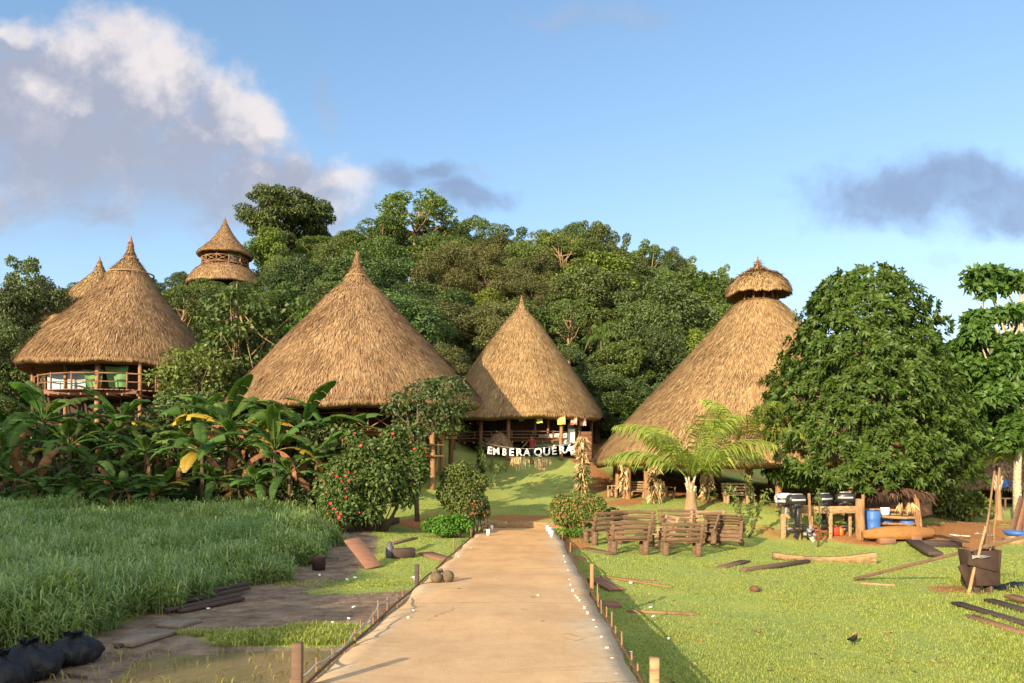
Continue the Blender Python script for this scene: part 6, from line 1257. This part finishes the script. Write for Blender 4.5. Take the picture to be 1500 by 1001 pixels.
for i in range(n):
    for j in range(n): u, v = i/(n-1)-.5, j/(n-1)-.5; V.append(p+np.array([u*.9, v*.7, .16*math.exp(-6*(u*u+v*v))+.05*r_.uniform()]))
tag(b.add((np.array(V), [[i*n+j, (i+1)*n+j, (i+1)*n+j+1, i*n+j+1] for i in range(n-1) for j in range(n-1)])).build('dark_sheet', BLACKP, smooth=True), 'crumpled dark sheet in the long grass at the right edge', 'sheet')

# -- bird on the lawn
def bird():
    BK = mat('black_feathers', (.012, .011, .013), (.02, .018, .018), .5); RD = mat('bare_reddish_head', (.22, .06, .04), None, .6); p = GP(1250, 946)
    V = [(0, .0, .095), (0, -.03, .125), (0, -.045, .155), (0, -.052, .178), (0, .05, .08), (0, .10, .062), (.018, .01, .06), (.02, .0, .03), (.022, 0, .004), (.024, -.022, .004), (-.018, .01, .06), (-.02, 0, .03), (-.022, 0, .004), (-.024, -.022, .004)]
    E = [(0, 1), (1, 2), (2, 3), (0, 4), (4, 5), (0, 6), (6, 7), (7, 8), (8, 9), (0, 10), (10, 11), (11, 12), (12, 13)]; rad = [(.05, .045), (.04, .036), .02, .021, (.035, .02), (.02, .007), .014, .005, .005, .004, .014, .005, .005, .004]
    o = skin('bird', V, E, rad, [BK, RD], p, R(20), lambda c: 1 if c.z > .163 else 0); tag(o, 'small black bird with a reddish head standing on the lawn', 'bird')
    MB().add(lathe([(.008, 0), (.005, .014), (0, .026)], 8, (0, -.068, .178), rotm(R(100), 0, 0))).build('beak', DARKW, o)
    for s in (-1, 1): MB().add(lathe([(0, -.075), (.016, -.04), (.022, .02), (.012, .05), (0, .055)], 8, (s*.042, .022, .093), rotm(R(62), 0, R(s*6)))).build('wing', BK, o, smooth=True)
bird()

# -- edge stakes and posts of the path
ST = [(425, 995, 1006, .012), (469, 963, 988, .011), (489, 950, 962, .011), (513, 937, 952, .011), (528, 921, 941, .012), (545, 908, 928, .011), (558, 895, 916, .011), (564, 879, 908, .013), (580, 874, 898, .012), (589, 869, 883, .011), (599, 864, 877, .011), (673.5, 788, 809, .02), (700.5, 775, 787, .022),
      (820, 779, 789, .022), (832, 795, 810, .022), (861, 855, 883, .012), (867, 870, 886, .012), (871, 879, 896, .012), (874.5, 889, 907, .012), (881, 899, 920, .012), (886, 896, 920, .013), (894, 917, 930, .012), (900, 925, 949, .012), (913, 956, 972, .012), (921.5, 972, 988, .012)]
tops = {-1: [], 1: []}
for i, (px, yt, yb, r) in enumerate(ST):
    Y = pathY(yb); x = (px-750)/F*Y; s = -1 if px < 760 else 1; x = min(x, path_l(Y)-.035) if s < 0 else max(x, path_r(Y)+.035); zt = H-(yt-HZ)*Y/F; z0 = g1(x, Y)-.1; tops[s].append((x, Y, zt))
    o = MB().add(log((x, Y, z0), (x+rng.normal()*.012, Y, zt), r, r*.85, 7, .05)).build('edge_stake', STAKE); tag(o, 'thin wooden stake at the '+('left' if s < 0 else 'right')+' edge of the path', 'stake', 'thin stakes along the '+('left' if s < 0 else 'right')+' edge of the path')
for px, yt, yb, w, m, lb in [(440, 942, 1012, .085, PLANK, 'thick dark square post at the near left edge of the path'), (617, 827, 857, .075, DARKW, 'dark post halfway along the left edge of the path'), (856, 826, 862, .06, POST, 'tall pale post halfway along the right edge of the path'), (946, 963, 1020, .075, PLANK_LT, 'orange brown square post at the near right edge of the path')]:
    Y = pathY(yb); x = (px-750)/F*Y; s = -1 if px < 760 else 1; x = min(x, path_l(Y)-.06) if s < 0 else max(x, path_r(Y)+.06); tag(MB().add(beam((x, Y, g1(x, Y)-.15), (x+.01, Y, H-(yt-HZ)*Y/F), w, w*.8)).build('edge_post', m), lb, 'post', 'square posts along the path edges')
for s in (-1, 1):
    b = MB(); ys = np.arange(3.0, 24 if s < 0 else 27, .35); e = path_l if s < 0 else path_r; pts = [(e(y)+s*.03, y, path_z(y)+.012+.01*math.sin(y*2)) for y in ys]; b.add(tube(pts, .016, 6)); tag(b.build('edge_rod', RUST, smooth=True), 'rusty rod running along the '+('left' if s < 0 else 'right')+' edge of the path', 'rod')
b = MB(); q = sorted(tops[-1][:11], key=lambda t: t[1]); pts = []
for a, c in zip(q[:-1], q[1:]):
    for u in (0, .33, .66): pts.append((a[0]+(c[0]-a[0])*u, a[1]+(c[1]-a[1])*u, a[2]+(c[2]-a[2])*u-.05-.02*math.sin(math.pi*u)))
tag(b.add(tube(pts, .009, 5)).build('guide_string', ROPE, smooth=True), 'cord strung along the stakes at the left edge of the path', 'cord')
tag(MB().add(box(path_r(28.4)-path_l(28.4)-.02, .07, .26, ((path_l(28.4)+path_r(28.4))/2, 28.45, path_z(28.4)+.115), None, .01)).build('end_board', PLANK_LT), 'pale board across the far end of the path', 'board')
for px, py, lb in [(715, 785, 'white cup nearest at the left of the path end'), (720, 778, 'white cup farther at the left of the path end'), (802, 778, 'white cup farther at the right of the path end'), (805, 782, 'middle white cup at the right of the path end'), (808, 787, 'white cup nearest at the right of the path end')]:
    Y = pathY(py); tag(MB().add(lathe([(0, 0), (.05, 0), (.068, .2), (.06, .2), (.045, .02), (0, .02)], 12, ((px-750)/F*Y, Y, path_z(Y)+.005))).build('white_cup', WHITE_P, smooth=True), lb, 'cup', 'white cups at the path end')
DAB = [(903, 989), (897, 966), (889, 950), (881, 934), (874, 920), (869, 909), (861, 898), (856, 890), (849, 880), (846, 876), (843, 873), (839, 865), (836, 857), (834, 850), (832, 836), (828, 824), (826, 815), (700, 800), (690, 803), (672, 815), (605, 895), (598, 905), (788, 873)]
for px, py in DAB:
    Y = pathY(py); x = (px-750)/F*Y; x = np.clip(x, path_l(Y)+.06, path_r(Y)-.05); n = 9; a = np.arange(n)/n*6.283; rr = .013+.006*np.sin(3*a+px); V = np.concatenate([np.stack([x+rr*1.3*np.cos(a), Y+rr*np.sin(a), np.full(n, path_z(Y)+.018)], 1), np.stack([x+rr*1.5*np.cos(a), Y+rr*1.2*np.sin(a), np.full(n, path_z(Y)-.02)], 1)])
    tag(MB().add((V, [list(range(n))]+[[n+j, n+(j+1) % n, (j+1) % n, j] for j in range(n)])).build('white_chip', CHIP), 'small white chip lying on the path surface', 'chip', 'small white chips on the path')
for i, (px, py, r, lb) in enumerate([(639, 854, .11, 'left coconut husk on the left edge of the path'), (656, 853, .12, 'right coconut husk on the left edge of the path'), (637, 842, .07, 'small dark husk behind the left coconut husk'), (645, 840, .06, 'smallest dark husk at the path edge')]):
    Y = pathY(py); tag(MB().add(lathe([(0, -r*.8), (r*.7, -r*.6), (r, 0), (r*.75, r*.6), (r*.25, r*.85), (0, r*.85)], 12, ((px-750)/F*Y, Y, path_z(Y)+r*.8), rotm(.5+i, .3, i), .05, i)).build('coconut_husk', mat('coconut_husk_fibre', (.17, .13, .07), (.09, .065, .04), .95, 12, .4), smooth=True), lb, 'husk', 'coconut husks on the path edge')

# -- left of the path
def bag(px, py, r, lb, seed, tagged=False):
    rr = np.random.default_rng(seed); p = GP(px, py); n, m = 44, 26; V = []; ph = rr.uniform(0, 6.28, 8)
    for i in range(m):
        th = math.pi*i/(m-1)
        for j in range(n):
            a = 2*math.pi*j/n; k = 1+.09*math.sin(3*a+ph[0]+th)+.06*math.sin(7*a+ph[1]-2*th)+.05*math.sin(11*a+5*th+ph[2])+.035*math.sin(19*a-7*th+ph[3])+.03*abs(math.sin(9*th+4*a+ph[4])); z = math.cos(th); V.append((k*r*math.sin(th)**.8*math.cos(a), k*r*math.sin(th)**.8*math.sin(a), r*.64*(z if z > -.6 else -.6)*(1+.12*math.sin(5*a+ph[5]))+(.16*r*math.exp(-14*th*th)))); 
    V = np.array(V); V[:, 2] -= V[:, 2].min(); Fs = [[i*n+j, (i+1)*n+j, (i+1)*n+(j+1) % n, i*n+(j+1) % n] for i in range(m-1) for j in range(n)]; t = thing('rubbish_bag', lb, 'bag', p, 0, 'black rubbish bags'); MB().add((V, Fs)).build('bag', BLACKP, t, smooth=True)
    b = MB(); k = 16; a = np.arange(k)*.9; b.add(leaves(np.stack([.03*np.cos(a), .03*np.sin(a), np.full(k, V[:, 2].max()-.04)], 1), np.stack([np.cos(a), np.sin(a), np.full(k, .9)], 1), .12, .07, rr, .3)); b.build('knot', BLACKP, t)
bag(108, 972, .28, 'rightmost of three black rubbish bags by the tall grass', 141); bag(42, 995, .33, 'middle of three black rubbish bags by the tall grass', 142); bag(-2, 1012, .32, 'leftmost black rubbish bag cut by the photo edge', 143)
p = GP(108, 972); q = P(88, 962, p[1]-.24); b = MB(); b.add(box(.055, .012, .12, q, rotm(0, R(-25), R(20)), .004)); o = b.build('label_scrap', WHITE_P); tag(o, 'torn white packet stuck on the rightmost rubbish bag', 'packet'); MB().add(box(.05, .014, .03, (.01, -.002, .085), rotm(0, R(-25), R(20)), .003)).build('blue_print', BLUE, o); MB().add(box(.045, .014, .018, (-.01, -.002, .035), rotm(0, R(-25), R(20)), .003)).build('red_print', REDP, o)
G2 = 'planks stacked at the grass edge'
for k, (A, B, lb) in enumerate([((232, 893), (362, 866), 'rear plank of the dark stack at the tall grass edge'), ((236, 898), (364, 870), 'second plank of the dark stack at the grass edge'), ((242, 901), (350, 880), 'third plank of the dark stack at the grass edge'), ((262, 900), (356, 882), 'front plank of the dark stack at the grass edge')]): lie('plank', A, B, .10, .06, lb, 'plank', DARKW, .02+.03*(3-k), G2)
CON = mat('broken_concrete', (.24, .20, .155), (.15, .12, .09), .9, 6, .4)
lie('concrete_slab', (178, 948), (245, 930), .35, .06, 'broken concrete slab on the mud right of the rubbish bags', 'slab', CON, .0, 'concrete pieces on the mud'); lie('concrete_slab', (245, 922), (280, 912), .4, .06, 'smaller concrete piece behind the broken slab on the mud', 'slab', CON, .0, 'concrete pieces on the mud')
lie('stick', (170, 951), (186, 946), .08, .05, 'dark stick by the broken concrete slab', 'stick', DARKW, 0, 'sticks on the mud'); lie('stick', (95, 993), (128, 1000), .03, .03, 'thin dark twig on the mud in front of the bags', 'stick', DARKW, .02, 'sticks on the mud'); lie('stick', (357, 943), (382, 946), .04, .03, 'thin dark twig beside the puddle grass', 'stick', DARKW, .0, 'sticks on the mud')
p = GP(467, 836); tag(MB().add(lathe([(0, 0), (.15, 0), (.165, .30), (.175, .32), (.155, .32), (.14, .04), (0, .04)], 18, p)).build('rusty_bucket', mat('rusty_dark_bucket', (.06, .035, .03), (.03, .02, .02), .8, 9), smooth=True), 'dark rusty bucket at the edge of the tall grass', 'bucket')
p, e = GP(548, 834), P(515, 790, GP(548, 834)[1]+.75); tag(MB().add(beam(p+np.array([0, 0, .03]), e, .42, .05, R(-8))).build('leaning_board', PLANK_RED), 'wide red brown board propped up by the hibiscus bush', 'board')
p = GP(571, 818); tag(MB().add(lathe([(0, 0), (.10, 0), (.11, .03), (.11, .28), (.06, .34), (.055, .42), (0, .42)], 16, p)).build('milk_can', mat('dark_grey_metal', (.10, .10, .115), (.06, .06, .07), .5, 5), smooth=True), 'dark grey can standing beside the propped board', 'can')
lie('plank', (575, 819), (606, 817), .25, .25, 'dark wood box lying right of the grey can', 'box', DARKW, .0, 'wood by the propped board'); lie('plank', (572, 813), (608, 803), .2, .05, 'pale plank lying on the dark wood box', 'plank', SLAT, .26, 'wood by the propped board')
lie('plank', (622, 812), (655, 822), .42, .06, 'short brown board in the grass left of the path', 'board', PLANK_RED, .0, 'wood left of the path'); lie('log', (556, 775), (580, 766), .3, .2, 'dark log under the hibiscus bush', 'log', DARKW, 0, 'wood left of the path')
LIT = [(509, 852), (520, 849), (606, 848), (609, 852), (488, 915), (511, 909), (540, 914), (518, 892), (305, 895), (140, 963), (953, 893), (957, 907), (924, 857), (979, 940), (924, 958), (468, 845)]
for i, (px, py) in enumerate(LIT):
    p = GP(px, py); s = .03*p[1]/10; side = 'left' if px < 700 else 'right'; tag(MB().add(box(s*1.6, s*1.1, s*.7, p+np.array([0, 0, s*.35+.015]), rotm(rng.normal()*.3, rng.normal()*.3, rng.uniform(0, 3)), s*.2)).build('white_litter', WHITE_P), 'small white scrap on the ground '+side+' of the path', 'litter', 'white litter '+side+' of the path')
p = GP(1106, 867); tag(MB().add(lathe([(0, 0), (.09, .01), (.11, .06), (.07, .11), (0, .12)], 9, p, None, .12, 3)).build('brown_clod', RUST), 'brown clod of earth on the open lawn', 'clod')
